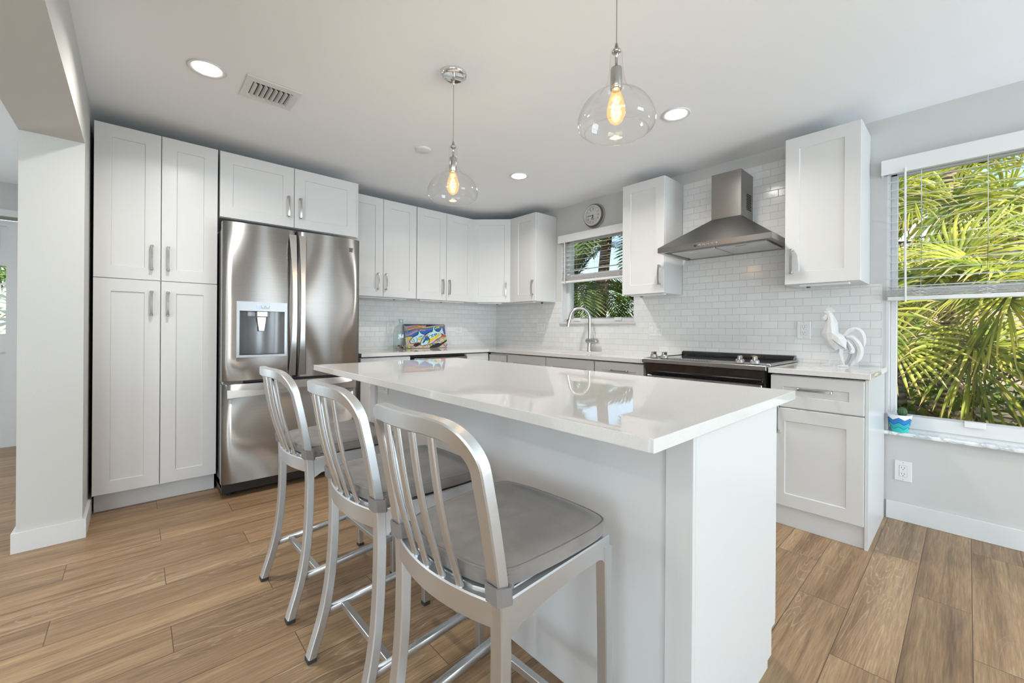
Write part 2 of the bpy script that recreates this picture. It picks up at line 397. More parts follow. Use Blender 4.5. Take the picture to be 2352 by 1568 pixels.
# window wall (y = 0 .. 0.2) with two openings
W1 = (1.095, 1.985, 1.195, 2.11); W2 = (3.715, 5.35, .53, 2.14)
b = MB().m('wall_paint')
for x0, x1, z0, z1 in ((-.2, W1[0], 0, CH), (W1[0], W1[1], 0, W1[2]), (W1[0], W1[1], W1[3], CH), (W1[1], W2[0], 0, CH), (W2[0], W2[1], 0, W2[2]), (W2[0], W2[1], W2[3], CH), (W2[1], 7.4, 0, CH)):
    b.box(x0, x1, 0, .2, z0, z1)
struct(b.build('wall_right'))
b = MB(); b.box(-.2, 0, YS, 0, 0, CH); struct(b.build('wall_left', 'wall_paint'))
b = MB(); b.box(-2.1, .87, -3.844, YS, 0, CH); struct(b.build('wall_partition', 'wall_paint'))
b = MB(); b.box(.87, XE, -3.844, YS, 2.107, CH); struct(b.build('wall_header', 'wall_paint'))
b = MB().m('trim_white'); b.prism([(.001, YS + .0005), (.8705, YS + .0005), (.8705, -3.8445), (-1.9, -3.8445), (-1.9, -3.859), (.885, -3.859), (.885, YS + .015), (.001, YS + .015)], 0, .10, 'un')
struct(b.build('baseboard_partition'))
b = MB(); b.box(3.72, XE, -.015, 0, 0, .108, .002); struct(b.build('baseboard_right', 'trim_white'))
# east wall with glazed doors and window
b = MB().m('warm_wall_paint')
for y0, y1, z0, z1 in ((-8, -6.6, 0, CH), (-6.6, -4.6, 0, .6), (-6.6, -4.6, 2.1, CH), (-4.6, -1.95, 0, CH), (-1.95, -.25, 2.12, CH), (-.25, .0, 0, CH)):
    b.box(XE, XE + .2, y0, y1, z0, z1)
struct(b.build('wall_east'))
b = MB().m('warm_wall_paint')
for x0, x1, z0, z1 in ((-2.1, 4.75, 0, CH), (4.75, 7.05, 2.12, CH), (7.05, 7.4, 0, CH)): b.box(x0, x1, YL - .2, YL, z0, z1)
struct(b.build('wall_south'))
def door_wall():
    b = MB().m('wall_paint')
    for y0, y1, z0, z1 in ((-8, -7.3, 0, CH), (-7.3, -5.9, 0, .8), (-7.3, -5.9, 2.0, CH), (-5.9, -5.13, 0, CH), (-5.13, -4.13, 2.13, CH), (-4.13, -3.844, 0, CH)):
        b.box(XW - .2, XW, y0, y1, z0, z1)
    return struct(b.build('wall_west'))
door_wall()
def window_frames():
    b = MB().m('trim_white')
    for y in (-1.95, -1.13, -.31): b.box(XE + .02, XE + .09, y, y + .06, 0, 2.12)
    for z in (0, 1.02, 2.05): b.box(XE + .02, XE + .09, -1.95, -.25, z, z + .07)
    b.build('window_3').__setitem__('kind', 'structure')
    b = MB().m('trim_white')
    for y in (-6.6, -5.63, -4.66): b.box(XE + .02, XE + .09, y, y + .06, .6, 2.1)
    for z in (.6, 1.32, 2.04): b.box(XE + .02, XE + .09, -6.6, -4.6, z, z + .06)
    b.build('window_4').__setitem__('kind', 'structure')
    b = MB().m('trim_white')
    for x in (4.75, 5.87, 6.99): b.box(x, x + .06, YL - .09, YL - .02, 0, 2.12)
    for z in (0, 2.05): b.box(4.75, 7.05, YL - .09, YL - .02, z, z + .07)
    b.build('door_2').__setitem__('kind', 'structure')
    b = MB().m('trim_white')
    for y in (-7.3, -6.62, -5.96): b.box(XW - .09, XW - .02, y, y + .06, .8, 2.0)
    for z in (.8, 1.94): b.box(XW - .09, XW - .02, -7.3, -5.9, z, z + .06)
    b.build('window_5').__setitem__('kind', 'structure')
window_frames()
# white entry door seen past the partition
FD = Fr((XW, 0, 0), (0, 1, 0), (1, 0, 0))
b = MB(FD).m('trim_white'); b.box(-5.13, -4.13, -.08, -.04, 0, .01)
d0, d1 = -5.11, -4.15
b.box(d0, d0 + .15, -.09, -.045, .01, 2.10); b.box(d1 - .15, d1, -.09, -.045, .01, 2.10)
for z0, z1 in ((.01, .25), (.88, 1.05), (1.68, 1.78), (2.05, 2.10)): b.box(d0 + .15, d1 - .15, -.09, -.045, z0, z1)
for z0, z1 in ((.25, .88), (1.78, 2.05)):
    b.box(d0 + .15, d1 - .15, -.08, -.062, z0, z1); b.box(d0 + .19, d1 - .19, -.08, -.052, z0 + .04, z1 - .04, .006)
dr = struct(b.build('door_1'))
b = MB(FD); b.box(d0 + .15, d1 - .03, -.071, -.066, 1.05, 1.68); b.build('glass_pane', 'window_glass', dr)
b = MB(FD).m('pot_white')           # frosted palm on the pane
PX = d1 - .105
b.prism([(PX - .012, 1.08), (PX + .014, 1.08), (PX + .006, 1.5), (PX - .006, 1.5)], -.064, -.0625)
for k, a in enumerate((-160, -125, -90, -60, -25, 10, 45, 80, 120, 160)):
    c, s_ = math.cos(math.radians(a)), math.sin(math.radians(a))
    b.prism([(PX, 1.50), (PX + .05 * c - .018 * s_, 1.5 + .05 * s_ + .02), (PX + .105 * c, 1.5 + .07 * s_ - .02), (PX + .05 * c + .012 * s_, 1.5 + .04 * s_ - .012)], -.064, -.0625)
b.build('etched_palm', None, dr)
b = MB(FD); b.box(-5.20, -5.13, 0, .02, 0, 2.19); b.box(-4.13, -4.06, 0, .02, 0, 2.19); b.box(-5.20, -4.06, 0, .025, 2.13, 2.19)
struct(b.build('trim_1', 'trim_white'))

# backsplash tile sheets
b = MB().m('tile_x')
for x0, x1, z0, z1 in ((.01, W1[0], .914, 1.425), (W1[0], W1[1], .914, W1[2] - .012), (W1[1], 2.44, .914, 1.425), (2.44, 3.256, .80, 2.345), (3.256, 3.697, .914, 1.425)):
    b.box(x0, x1, -.01, -.0002, z0, z1)
struct(b.build('wall_backsplash_right'))
b = MB(); b.box(.0002, .01, -2.03, -.0002, .914, 1.425); struct(b.build('wall_backsplash_left', 'tile_y'))

# windows
def window(nm, w, tabs, frame_w=.045, low=.06):
    x0, x1, z0, z1 = w
    b = MB().m('trim_white')
    for a, c in ((x0, x0 + .012), (x1 - .012, x1)): b.box(a, c, .0, .195, z0, z1)
    b.box(x0, x1, 0, .195, z1 - .012, z1); b.box(x0, x1, .03, .195, z0, z0 + .012)
    root = struct(b.build(nm))
    y0, y1 = .075, .125
    b = MB().m('trim_white')
    b.box(x0 + .012, x0 + .012 + frame_w, y0, y1, z0 + .012, z1 - .012, .003); b.box(x1 - .012 - frame_w, x1 - .012, y0, y1, z0 + .012, z1 - .012, .003)
    b.box(x0 + .012, x1 - .012, y0, y1, z0 + .012, z0 + low, .003); b.box(x0 + .012, x1 - .012, y0, y1, z1 - .05, z1 - .012, .003)
    mid = (z0 + z1) / 2 + .03
    b.box(x0 + .03, x1 - .03, y0 + .01, y1 - .005, mid, mid + .035, .003)
    b.build('window_frame', None, root)
    b = MB(); b.box(x0 + .012 + frame_w - .004, x1 - .012 - frame_w + .004, y0 + .012, y0 + .022, z0 + low, z0 + low + .012); b.build('sash_rail', 'alu_frame', root)
    b = MB()
    for t in tabs: b.box(t, t + .08, y0 - .012, y0 + .012, z0 + low - .022, z0 + low + .010, .002)
    b.build('sash_latch', 'white_plastic', root)
    b = MB(); b.box(x0 + .05, x1 - .05, .0995, .1005, z0 + .05, z1 - .04); b.build('glass_pane', 'window_glass', root)
    return root
window('window_1', W1, (1.21, 1.72), .04, .045)
window('window_2', W2, (4.04, 5.0), .03, .085)
b = MB(); b.box(1.082, 2.0, -.03, .075, 1.180, 1.196, .003); struct(b.build('trim_2', 'sill_grey'))
b = MB(); b.box(3.70, 5.40, -.035, .075, .508, .531, .008, 3); struct(b.build('trim_3', 'sill_marble'))

# blinds
def blind(label, x0, x1, ztop, zval, zlast, pitch, zrail0, wand_x, cords, odd=False):
    root = empty('window_blind', ((x0 + x1) / 2, 0, ztop), label, 'blind')
    b = MB(); b.box(x0 - .03, x1 + .03, -.055, -.045, zval, ztop, .002); b.box(x0 - .03, x0 - .022, -.045, 0, zval, ztop); b.box(x1 + .022, x1 + .03, -.045, 0, zval, ztop); b.build('valance', 'blind_white', root)
    b = MB(); b.box(x0, x1, -.04, .02, zval + .03, ztop - .01, .002); b.build('headrail', 'blind_white', root)
    z = zval + .005
    while z > zlast:
        t = .17; hw = .019; yc = -.012
        b = MB(); b.prism([(yc - hw, z - hw * t), (yc + hw, z + hw * t), (yc + hw, z + hw * t + .0022), (yc - hw, z - hw * t + .0022)], x0, x1, 'nz')
        b.build('slat', 'blind_white', root); z -= pitch
    if odd:
        b = MB(); b.prism([(-.035, zlast - .005), (.01, zlast + .012), (.01, zlast + .015), (-.035, zlast - .002)], x0, x1, 'nz'); b.build('slat', 'blind_white', root)
    zz = zrail0 + .028
    k = 0
    while zz < zrail0 + .066:
        j = .002 * math.sin(k * 2.3); b = MB(); b.box(x0 + .001, x1 - .001, -.036 + j, .010 + j, zz, zz + .0028); b.build('slat', 'blind_white', root); zz += .0068; k += 1
    b = MB(); b.box(x0, x1, -.038, .012, zrail0, zrail0 + .024, .004, 2); b.build('bottom_rail', 'blind_white', root)
    for cx in cords:
        b = MB()
        for yy in (-.034, .010): b.tube([(cx, yy, zval + .02), (cx + .003, yy, (zval + zrail0) / 2), (cx, yy, zrail0 + .01)], .0011, 5)
        for q in range(4): b.tube([(cx - .03, -.040, zrail0 + .03 + q * .01), (cx, -.043, zrail0 + .024 + q * .01), (cx + .03, -.040, zrail0 + .032 + q * .01)], .0012, 5)
        b.build('cord', 'blind_white', root)
    b = MB(); b.tube([(wand_x, -.062, zval + .02), (wand_x + .004, -.06, zrail0 - .01)], .0055, 8); b.build('wand', 'blind_white', root)
blind('white horizontal blind half raised over the large palm window beside the rooster', 3.722, 5.34, 2.165, 2.075, 1.395, .0485, 1.316, 3.80, (3.865, 4.12, 4.9))
blind('small white horizontal blind half raised over the sink window below the clock', 1.115, 1.965, 2.125, 2.045, 1.74, .049, 1.617, 1.185, (1.29, 1.55, 1.85), True)

# ------------------------------------------------------------------ cabinets
def shaker(fr, u0, u1, z0, z1, n0, th=.02, st=.075, rec=.007):
    b = MB(fr).m('cabinet_white'); bm = b.bm; c = .0015
    def ring(i, n): return [bm.verts.new(fr.p(a, n, z)) for a, z in ((u0 + i, z0 + i), (u1 - i, z0 + i), (u1 - i, z1 - i), (u0 + i, z1 - i))]
    R = [ring(0, n0), ring(0, n0 + th - c), ring(c, n0 + th), ring(st, n0 + th), ring(st + .0035, n0 + th - rec)]
    b.face(R[0][::-1])
    for A, B in zip(R, R[1:]):
        for j in range(4): b.face([A[j], A[(j + 1) % 4], B[(j + 1) % 4], B[j]])
    b.face(R[-1]); return b
def handle(fr, u, z, n, vertical, parent, L=.155, name='handle'):
    b = MB(fr).m('satin_nickel'); k = 9; h = L / 2
    pts = []
    for i in range(k):
        t = -1 + 2 * i / (k - 1); off = .026 + .007 * (1 - t * t)
        pts.append((u, n + off, z + t * h) if vertical else (u + t * h, n + off, z))
    prof = [(-.006, -.003), (.006, -.003), (.006, .003), (-.006, .003)]
    b.sweep(pts, prof, up=fr.N)
    for t in (-1, 1):
        cu, cz = (u, z + t * (h - .006)) if vertical else (u + t * (h - .006), z)
        b.box(cu - .0075, cu + .0075, n, n + .030, cz - .0075, cz + .0075, .002)
    return b.build(name, None, parent)
G = .0018
def door(root, fr, u0, u1, z0, z1, n0, hpos=None, kind='door', st=.075, hv=True, **kw):
    o = shaker(fr, u0 + G, u1 - G, z0 + G, z1 - G, n0, st=st).build(kind, None, root)
    if hpos: handle(fr, hpos[0], hpos[1], n0 + .02, hv, o)
    return o
def carcass(root, fr, u0, u1, n0, n1, z0, z1, name='body'):
    b = MB(fr).m('cabinet_white'); b.box(u0, u1, n0, n1, z0, z1, .001)
    return b.build(name, None, root)
UB, UT = 1.4235, 2.352
def puck(root, fr, u, n, z):
    b = MB(fr).m('dark_metal'); b.lathe([(0, 0), (.012, 0), (.012, -.012), (.009, -.016), (0, -.016)], (u, n, z), 12); b.build('bumper_knob', None, root)
def lightbar(root, fr, u0, u1, n, z):
    b = MB(fr); b.box(u0, u1, n - .02, n + .02, z - .012, z, .002); b.build('light_bar', 'white_plastic', root)
# tall pantry
r = empty('pantry_cabinet', (.3, -3.29, 0), 'tall white four-door pantry cabinet between the wall opening and the refrigerator', 'cabinet')
carcass(r, FL, -3.595, -2.993, .002, .551, .115, 2.352)
b = MB(FL); b.box(-3.590, -2.995, .002, .50, 0, .115); b.build('toe_kick', 'cabinet_white', r)
for (a, c, hu) in ((-3.597, -3.289, -3.334), (-3.289, -2.991, -3.254)):
    door(r, FL, a, c, 1.4215, 2.352, .553, (hu, 1.565)); door(r, FL, a, c, .118, 1.4215, .553, (hu, 1.276))
# over the fridge
r = empty('over_fridge_cabinet', (.3, -2.5, 1.89), 'white two-door cabinet above the stainless refrigerator', 'cabinet')
carcass(r, FL, -2.980, -2.012, .002, .551, 1.893, 2.352)
door(r, FL, -2.982, -2.511, 1.893, 2.352, .553, (-2.553, 2.046)); door(r, FL, -2.511, -2.030, 1.893, 2.352, .553, (-2.469, 2.046))
b = MB(FL); b.box(-2.030, -2.012, .551, .565, 1.893, 2.352); b.build('side_panel', 'cabinet_white', r)
# wall cabinets, left wall
r = empty('wall_cabinet', (.15, -1.67, UB), 'white two-door wall cabinet right of the refrigerator, above the bottle and painting', 'cabinet', 'shaker wall cabinets')
carcass(r, FL, -2.010, -1.322, .002, .303, UB, UT); door(r, FL, -2.010, -1.673, UB, UT, .305, (-1.727, 1.567)); door(r, FL, -1.673, -1.322, UB, UT, .305, (-1.649, 1.567))
puck(r, FL, -1.50, .2, UB); lightbar(r, FL, -1.95, -1.40, .25, UB)
r = empty('wall_cabinet', (.15, -.97, UB), 'white two-door wall cabinet left of the diagonal corner one', 'cabinet', 'shaker wall cabinets')
carcass(r, FL, -1.318, -.612, .002, .303, UB, UT); door(r, FL, -1.318, -.966, UB, UT, .305, (-1.019, 1.567)); door(r, FL, -.966, -.612, UB, UT, .305, (-.938, 1.567))
puck(r, FL, -.95, .2, UB); lightbar(r, FL, -1.25, -.70, .25, UB)
# diagonal corner cabinet
r = empty('corner_wall_cabinet', (.25, -.25, UB), 'white wall cabinet set diagonally across the corner, single door', 'cabinet', 'shaker wall cabinets')
b = MB().m('cabinet_white'); b.prism([(.002, -.002), (.002, -.610), (.303, -.610), (.610, -.303), (.610, -.002)], UB, UT, 'un'); b.build('body', None, r)
o_ = Vector((.305, -.609, 0)); e_ = Vector((.609, -.305, 0)); FDg = Fr(o_, e_ - o_, (1, -1, 0)); Ld = (e_ - o_).length
door(r, FDg, .002, Ld - .002, UB, UT, 0.001, (Ld - .05, 1.567), st=.065)
lightbar(r, FDg, .06, Ld - .1, -.05, UB); puck(r, FDg, .27, -.12, UB)
# wall cabinet left of sink window
r = empty('wall_cabinet', (.81, -.15, UB), 'narrow white one-door wall cabinet left of the sink window', 'cabinet', 'shaker wall cabinets')
carcass(r, FRR, .613, 1.018, .002, .303, UB, UT)
b = MB(FRR); b.box(.613, .672, .303, .321, UB, UT); b.build('filler_strip', 'cabinet_white', r)
door(r, FRR, .674, 1.018, UB, UT, .305, (.982, 1.567)); lightbar(r, FRR, .66, .94, .26, UB); puck(r, FRR, .9, .1, UB)
r = empty('wall_cabinet', (2.25, -.15, UB), 'white one-door wall cabinet between the sink window and the range hood', 'cabinet', 'shaker wall cabinets')
carcass(r, FRR, 2.058, 2.438, .002, .303, UB, UT); door(r, FRR, 2.058, 2.438, UB, UT, .305, (2.404, 1.567)); puck(r, FRR, 2.17, .2, UB); lightbar(r, FRR, 2.12, 2.42, .27, UB)
r = empty('wall_cabinet', (3.45, -.15, UB), 'white one-door wall cabinet between the range hood and the large window, above the rooster', 'cabinet', 'shaker wall cabinets')
carcass(r, FRR, 3.258, 3.637, .002, .303, UB, UT); door(r, FRR, 3.258, 3.637, UB, UT, .305, (3.299, 1.568)); puck(r, FRR, 3.36, .2, UB); lightbar(r, FRR, 3.33, 3.58, .27, UB)

# base cabinets
CT0, CT1 = .884, .914      # worktop
def base(name, label, fr, u0, u1, cols, group='base cabinets under the worktop', z_door=.118, kick=.555):
    c = fr.p((u0 + u1) / 2, .3, 0); r = empty(name, c, label, 'cabinet', group)
    carcass(r, fr, u0, u1, .012, .603, .115, .874); b = MB(fr); b.box(u0, u1, .012, kick, 0, .115); b.build('toe_kick', 'cabinet_white', r)
    for kind, a, c_, z0, z1, hp, hv in cols: door(r, fr, a, c_, z0, z1, .605, hp, kind, hv=hv, st=.062 if kind == 'drawer' else .072)
    return r
base('base_cabinet', 'white base cabinet beside the refrigerator, left of the dishwasher', FL, -2.01, -1.545,
     [('drawer', -2.01, -1.545, .70, .873, (-1.78, .79), False), ('door', -2.01, -1.545, .118, .697, (-1.60, .6), True)])
base('base_cabinet', 'white corner base cabinet right of the dishwasher', FL, -.918, -.627, [('door', -.918, -.627, .118, .873, None, True)])
r = base('base_cabinet', 'white corner base cabinet with a small round knob, left of the sink cabinet', FRR, .628, .925, [('door', .630, .905, .118, .860, None, True)])
b = MB(FRR).m('chrome'); b.lathe([(0, .055), (.011, .055), (.013, .048), (.010, .040), (.005, .036), (.005, 0)], (.872, .628, .797), 16, 'n'); b.build('knob', None, r)
base('base_cabinet', 'white base cabinet under the sink with two flat false drawer fronts', FRR, .927, 1.993,
     [('false_front', .929, 1.452, .70, .873, None, True), ('false_front', 1.456, 1.991, .70, .873, None, True), ('door', .929, 1.458, .118, .697, (1.40, .6), True), ('door', 1.458, 1.991, .118, .697, (1.52, .6), True)])
base('base_cabinet', 'white drawer base cabinet between the sink cabinet and the range', FRR, 1.997, 2.444,
     [('drawer', 1.999, 2.442, .70, .873, (2.235, .810), False), ('door', 1.999, 2.442, .118, .697, (2.06, .6), True)])
r = base('base_cabinet', 'white base cabinet with one drawer and one door right of the range, under the rooster', FRR, 3.268, 3.703,
     [('drawer', 3.268, 3.697, .690, .873, (3.485, .800), False), ('door', 3.268, 3.697, .118, .686, (3.31, .62), True)], kick=.598)
b = MB(FRR); b.box(3.697, 3.711, .012, .612, 0, .878); b.build('side_panel', 'cabinet_white', r)

# worktops: L-shaped slab with sink cut-out, and the short slab by the window
def top_slab(name, polys, label):
    b = MB().m('quartz')
    for p in polys: b.box(*p, CT0, CT1)
    bmesh.ops.remove_doubles(b.bm, verts=b.bm.verts, dist=1e-5)
    # drop internal shared faces
    seen = {}
    for f in b.bm.faces: seen.setdefault(tuple(sorted(v_.index for v_ in f.verts)), []).append(f)
    return tag(b.build(name), label, 'worktop')
SX0, SX1, SY0, SY1 = 1.18, 1.90, -.53, -.13
b = MB().m('quartz')
def slab(x0, x1, y0, y1):
    b.box(x0, x1, y0, y1, CT0, CT1)
slab(.011, .645, -2.008, -.645); slab(.011, SX0, -.645, -.011); slab(SX0, SX1, -.645, SY0); slab(SX0, SX1, SY1, -.011); slab(SX1, 2.447, -.645, -.011)
tag(b.build('worktop'), 'long L-shaped pale quartz worktop running round the corner under the sink', 'worktop')
b = MB().m('quartz'); b.box(3.262, 3.722, -.648, -.011, CT0, CT1, .0015); tag(b.build('worktop'), 'short pale quartz worktop right of the range carrying the white rooster', 'worktop')
# sink
b = MB().m('steel'); t = .012; z0 = .70
b.box(SX0 - .01, SX1 + .01, SY0 - .01, SY0 + .002, z0, CT0 - .001); b.box(SX0 - .01, SX1 + .01, SY1 - .002, SY1 + .01, z0, CT0 - .001)
b.box(SX0 - .01, SX0 + .002, SY0 + .002, SY1 - .002, z0, CT0 - .001); b.box(SX1 - .002, SX1 + .01, SY0 + .002, SY1 - .002, z0, CT0 - .001); b.box(SX0 - .01, SX1 + .01, SY0 - .01, SY1 + .01, z0 - .01, z0)
r = tag(b.build('sink'), 'stainless undermount sink set in the worktop below the small window', 'sink')
b = MB().m('dark_metal'); b.lathe([(0, .004), (.035, .004), (.04, 0), (0, 0)], (1.54, -.33, z0), 20); b.build('drain', None, r)
# faucet
fx, fy = 1.530, -.075
r = empty('faucet', (fx, fy, CT1), 'brushed steel gooseneck faucet standing behind the sink', 'faucet')
b = MB().m('satin_nickel'); b.lathe([(.024, 0), (.024, .008), (.021, .010), (.021, .10), (.0165, .105), (.0165, .13)], (fx, fy, CT1), 20); b.build('base', None, r)
pts = [(fx, fy, 1.03), (fx, fy, 1.235)]; ex, ey = -.115 / .16, -.11 / .16; ln = math.hypot(ex, ey); ex /= ln; ey /= ln; RR = .098
for i in range(1, 15):
    a = PI * i / 15 * 1.0; pts.append((fx + ex * RR * (1 - math.cos(a)), fy + ey * RR * (1 - math.cos(a)), 1.235 + RR * 1.08 * math.sin(a)))
pts.append((fx + ex * (2 * RR + .006), fy + ey * (2 * RR + .006), 1.20))
b = MB().m('satin_nickel'); b.tube(pts, .0145, 14, up=(.7, -.7, 0)); b.build('spout', None, r)
b = MB().m('satin_nickel'); hx, hy = fx + ex * (2 * RR + .006), fy + ey * (2 * RR + .006); b.tube([(hx, hy, 1.22), (hx + .012 * ex, hy + .012 * ey, 1.155)], .0165, 14, up=(1, 0, 0)); b.build('spray_head', None, r)
b = MB().m('satin_nickel'); b.lathe([(0, -.035), (.022, -.035), (.024, -.03), (.024, .085), (.022, .09), (0, .09)], (fx, fy, 1.015), 20, 'u'); b.tube([(fx + .06, fy, 1.035), (fx + .052, fy - .004, 1.12)], .003, 8, up=(1, 0, 0)); b.build('lever', None, r)

# dishwasher
r = empty('dishwasher', (.3, -1.23, 0), 'stainless dishwasher with bar handle under the worktop beside the painting', 'dishwasher')
b = MB(FL); b.box(-1.540, -.923, .012, .595, .02, .872); b.build('tub', 'dark_plastic', r)
b = MB(FL).m('steel'); b.prism([(.597, .12), (.632, .12), (.632, .845), (.597, .862)], -1.528, -.926, 'nz'); dd = b.build('door', None, r)
b = MB(FL).m('steel'); b.box(-1.524, -.930, .640, .660, .800, .852, .004); b.box(-1.51, -1.49, .63, .645, .81, .84); b.box(-.965, -.945, .63, .645, .81, .84); b.build('handle', None, dd)
b = MB(FL); b.box(-1.538, -.925, .5, .56, 0, .11); b.build('toe_kick', 'dark_plastic', r)

# ------------------------------------------------------------------ refrigerator
FY0, FY1 = -2.992, -2.093; FM = -2.551
r = empty('refrigerator', (.4, -2.54, 0), 'stainless french-door refrigerator with water dispenser and bottom freezer', 'refrigerator')
b = MB(FL); b.box(FY0 + .01, FY1 - .01, .05, .735, .05, 1.79, .005); b.build('cabinet_shell', 'dark_metal', r)
def bulge(y, full=False):
    if full: a, c = FY0, FY1
    else: a, c = (FY0, FM) if y < FM else (FM, FY1)
    t = (2 * y - a - c) / (c - a); return .804 + .013 * (1 - t * t)
def fdoor(y0, y1, z0, z1, name, hole=None):
    b = MB(FL).m('fridge_steel'); n = 16; bm = b.bm
    us = [y0 + (y1 - y0) * i / n for i in range(n + 1)]
    if hole: us = sorted(set([u for u in us if not (hole[0] - .006 < u < hole[0] + .006 or hole[1] - .006 < u < hole[1] + .006)] + [hole[0], hole[1]]))
    zs = [z0, z1] if not hole else [z0, hole[2], hole[3], z1]
    e = .012
    grid = [[bm.verts.new(FL.p(u, bulge(u, y1 - y0 > .6) - (e if i in (0, len(us) - 1) else 0), z)) for z in zs] for i, u in enumerate(us)]
    back = [[bm.verts.new(FL.p(u, .742, z)) for z in (z0, z1)] for u in us]
    for i in range(len(us) - 1):
        for j in range(len(zs) - 1):
            if hole and j == 1 and us[i] >= hole[0] - 1e-6 and us[i + 1] <= hole[1] + 1e-6: continue
            b.face([grid[i][j], grid[i + 1][j], grid[i + 1][j + 1], grid[i][j + 1]], True)
        b.face([back[i][0], back[i][1], back[i + 1][1], back[i + 1][0]])
        b.face([grid[i][0], back[i][0], back[i + 1][0], grid[i + 1][0]]); b.face([grid[i][-1], grid[i + 1][-1], back[i + 1][1], back[i][1]])
    for g_, bb in ((grid[0], back[0]), (grid[-1], back[-1])): b.face(g_ + [bb[1], bb[0]])
    return b.build(name, None, r)
HO = (-2.912, -2.620, .932, 1.297)
dl = fdoor(FY0, FM - .004, .775, 1.822, 'door', HO); dr_ = fdoor(FM + .004, FY1, .775, 1.822, 'door'); fz = fdoor(FY0, FY1, .10, .752, 'freezer_drawer')
# water dispenser
dn = bulge(-2.76)
b = MB(FL).m('grey_plastic'); y0, y1, z0, z1 = HO
b.box(y0 - .004, y0 + .012, .75, dn + .006, z0 + .012, z1 - .058); b.box(y1 - .012, y1 + .004, .75, dn + .006, z0 + .012, z1 - .058); b.box(y0 - .004, y1 + .004, .75, dn + .006, z0 - .004, z0 + .012); b.box(y0 - .004, y1 + .004, .75, dn + .006, z1 - .058, z1 + .004)
ds = b.build('dispenser', None, dl)
b = MB(FL).m('shaded_recess_grey'); ym = (y0 + y1) / 2
sec = [(y0 + .010, dn), (y0 + .03, .79), (ym - .075, .757), (ym + .075, .757), (y1 - .03, .79), (y1 - .010, dn)]
A = [b.bm.verts.new(FL.p(u_, n_, z0 + .012)) for u_, n_ in sec]; B = [b.bm.verts.new(FL.p(u_, min(n_ + .012, dn), z1 - .058)) for u_, n_ in sec]
for i in range(5): b.face([A[i], A[i + 1], B[i + 1], B[i]], True)
b.box(y0 + .01, y1 - .01, .752, dn - .004, z0 + .006, z0 + .012)
b.build('recess', None, ds, fixn=False)
b = MB(FL).m('chrome'); b.box(ym - .034, ym + .034, .765, dn + .004, z1 - .100, z1 - .056, .008, 2); b.build('nozzle_housing', None, ds)
b = MB(FL).m('chrome'); b.prism([(ym - .030, z1 - .10), (ym + .030, z1 - .10), (ym + .018, z1 - .13), (ym + .018, z1 - .195), (ym - .018, z1 - .195), (ym - .018, z1 - .13)], .770, .790, bev=.004); b.build('paddle', None, ds)
def icon(cy, mname):
    b = MB(FL).m(mname); n0 = dn + .0062; zc = z1 - .03
    for a, c_ in (((cy - .011, zc + .010), (cy - .009, zc - .010)), ((cy - .009, zc - .010), (cy + .009, zc - .010)), ((cy + .009, zc - .010), (cy + .011, zc + .010))):
        b.tube([(a[0], n0, a[1]), (c_[0], n0, c_[1])], .0009, 4)
    b.box(cy - .007, cy + .007, n0 - .0005, n0 + .0005, zc - .003, zc - .0015); return b.build('icon', None, ds)
icon(ym - .026, 'blue_led'); icon(ym + .002, 'dark_metal'); icon(ym + .028, 'dark_metal')
# handles: flat bowed bars by the centre gap, horizontal on the drawer
def bar(pts, w_, parent):
    b = MB(FL).m('handle_steel'); k = len(pts)
    b.sweep(pts, [(-.5, -.004), (.5, -.004), (.5, .004), (-.5, .004)], up=(1, 0, 0), scale=[(x, 1) for x in w_]); return b.build('handle', None, parent)
for (yy, par, sg) in ((FM - .03, dl, 1), (FM + .035, dr_, -1)):
    pts, ws = [], []
    for i in range(17):
        t = -1 + 2 * i / 16; z = 1.29 + t * .50; pts.append((yy + sg * .006 * (1 - t * t), bulge(yy) + .004 + .048 * (1 - t * t), z)); ws.append(.026 + .022 * t * t)
    bar(pts, ws, par)
pts, ws = [], []
for i in range(17):
    t = -1 + 2 * i / 16; yy = (FY0 + FY1) / 2 + t * .42; pts.append((yy, bulge(yy, True) + .006 + .05 * (1 - t * t), .690 + .004 * (1 - t * t))); ws.append(.026 + .028 * t * t)
bar(pts, ws, fz)
b = MB(FL).m('dark_metal'); bn = bulge(-2.165)
for k in range(4): b.box(-2.182, -2.150, bn - .001, bn + .002, 1.722 + k * .009, 1.7255 + k * .009)
for k in range(3): b.prism([(-2.182, 1.7255 + k * .009), (-2.176, 1.7255 + k * .009), (-2.150, 1.731 + k * .009), (-2.156, 1.731 + k * .009)], bn - .001, bn + .002)
b.build('badge', None, dr_)
b = MB(FL); b.box(FY0 + .005, FY0 + .12, .755, .80, .755, .772, .003); b.box(FY1 - .12, FY1 - .005, .755, .80, .755, .772, .003); b.build('hinge', 'chrome', r)
b = MB(FL); b.box(FY0 + .01, FY1 - .01, .40, .76, .03, .095); b.build('grille', 'dark_plastic', r)
b = MB(FL)
for yy in (FY0 + .06, FY1 - .06): b.lathe([(0, 0), (.02, 0), (.02, .05), (0, .05)], (yy, .70, 0), 12)
b.build('levelling_foot', 'rubber', r)

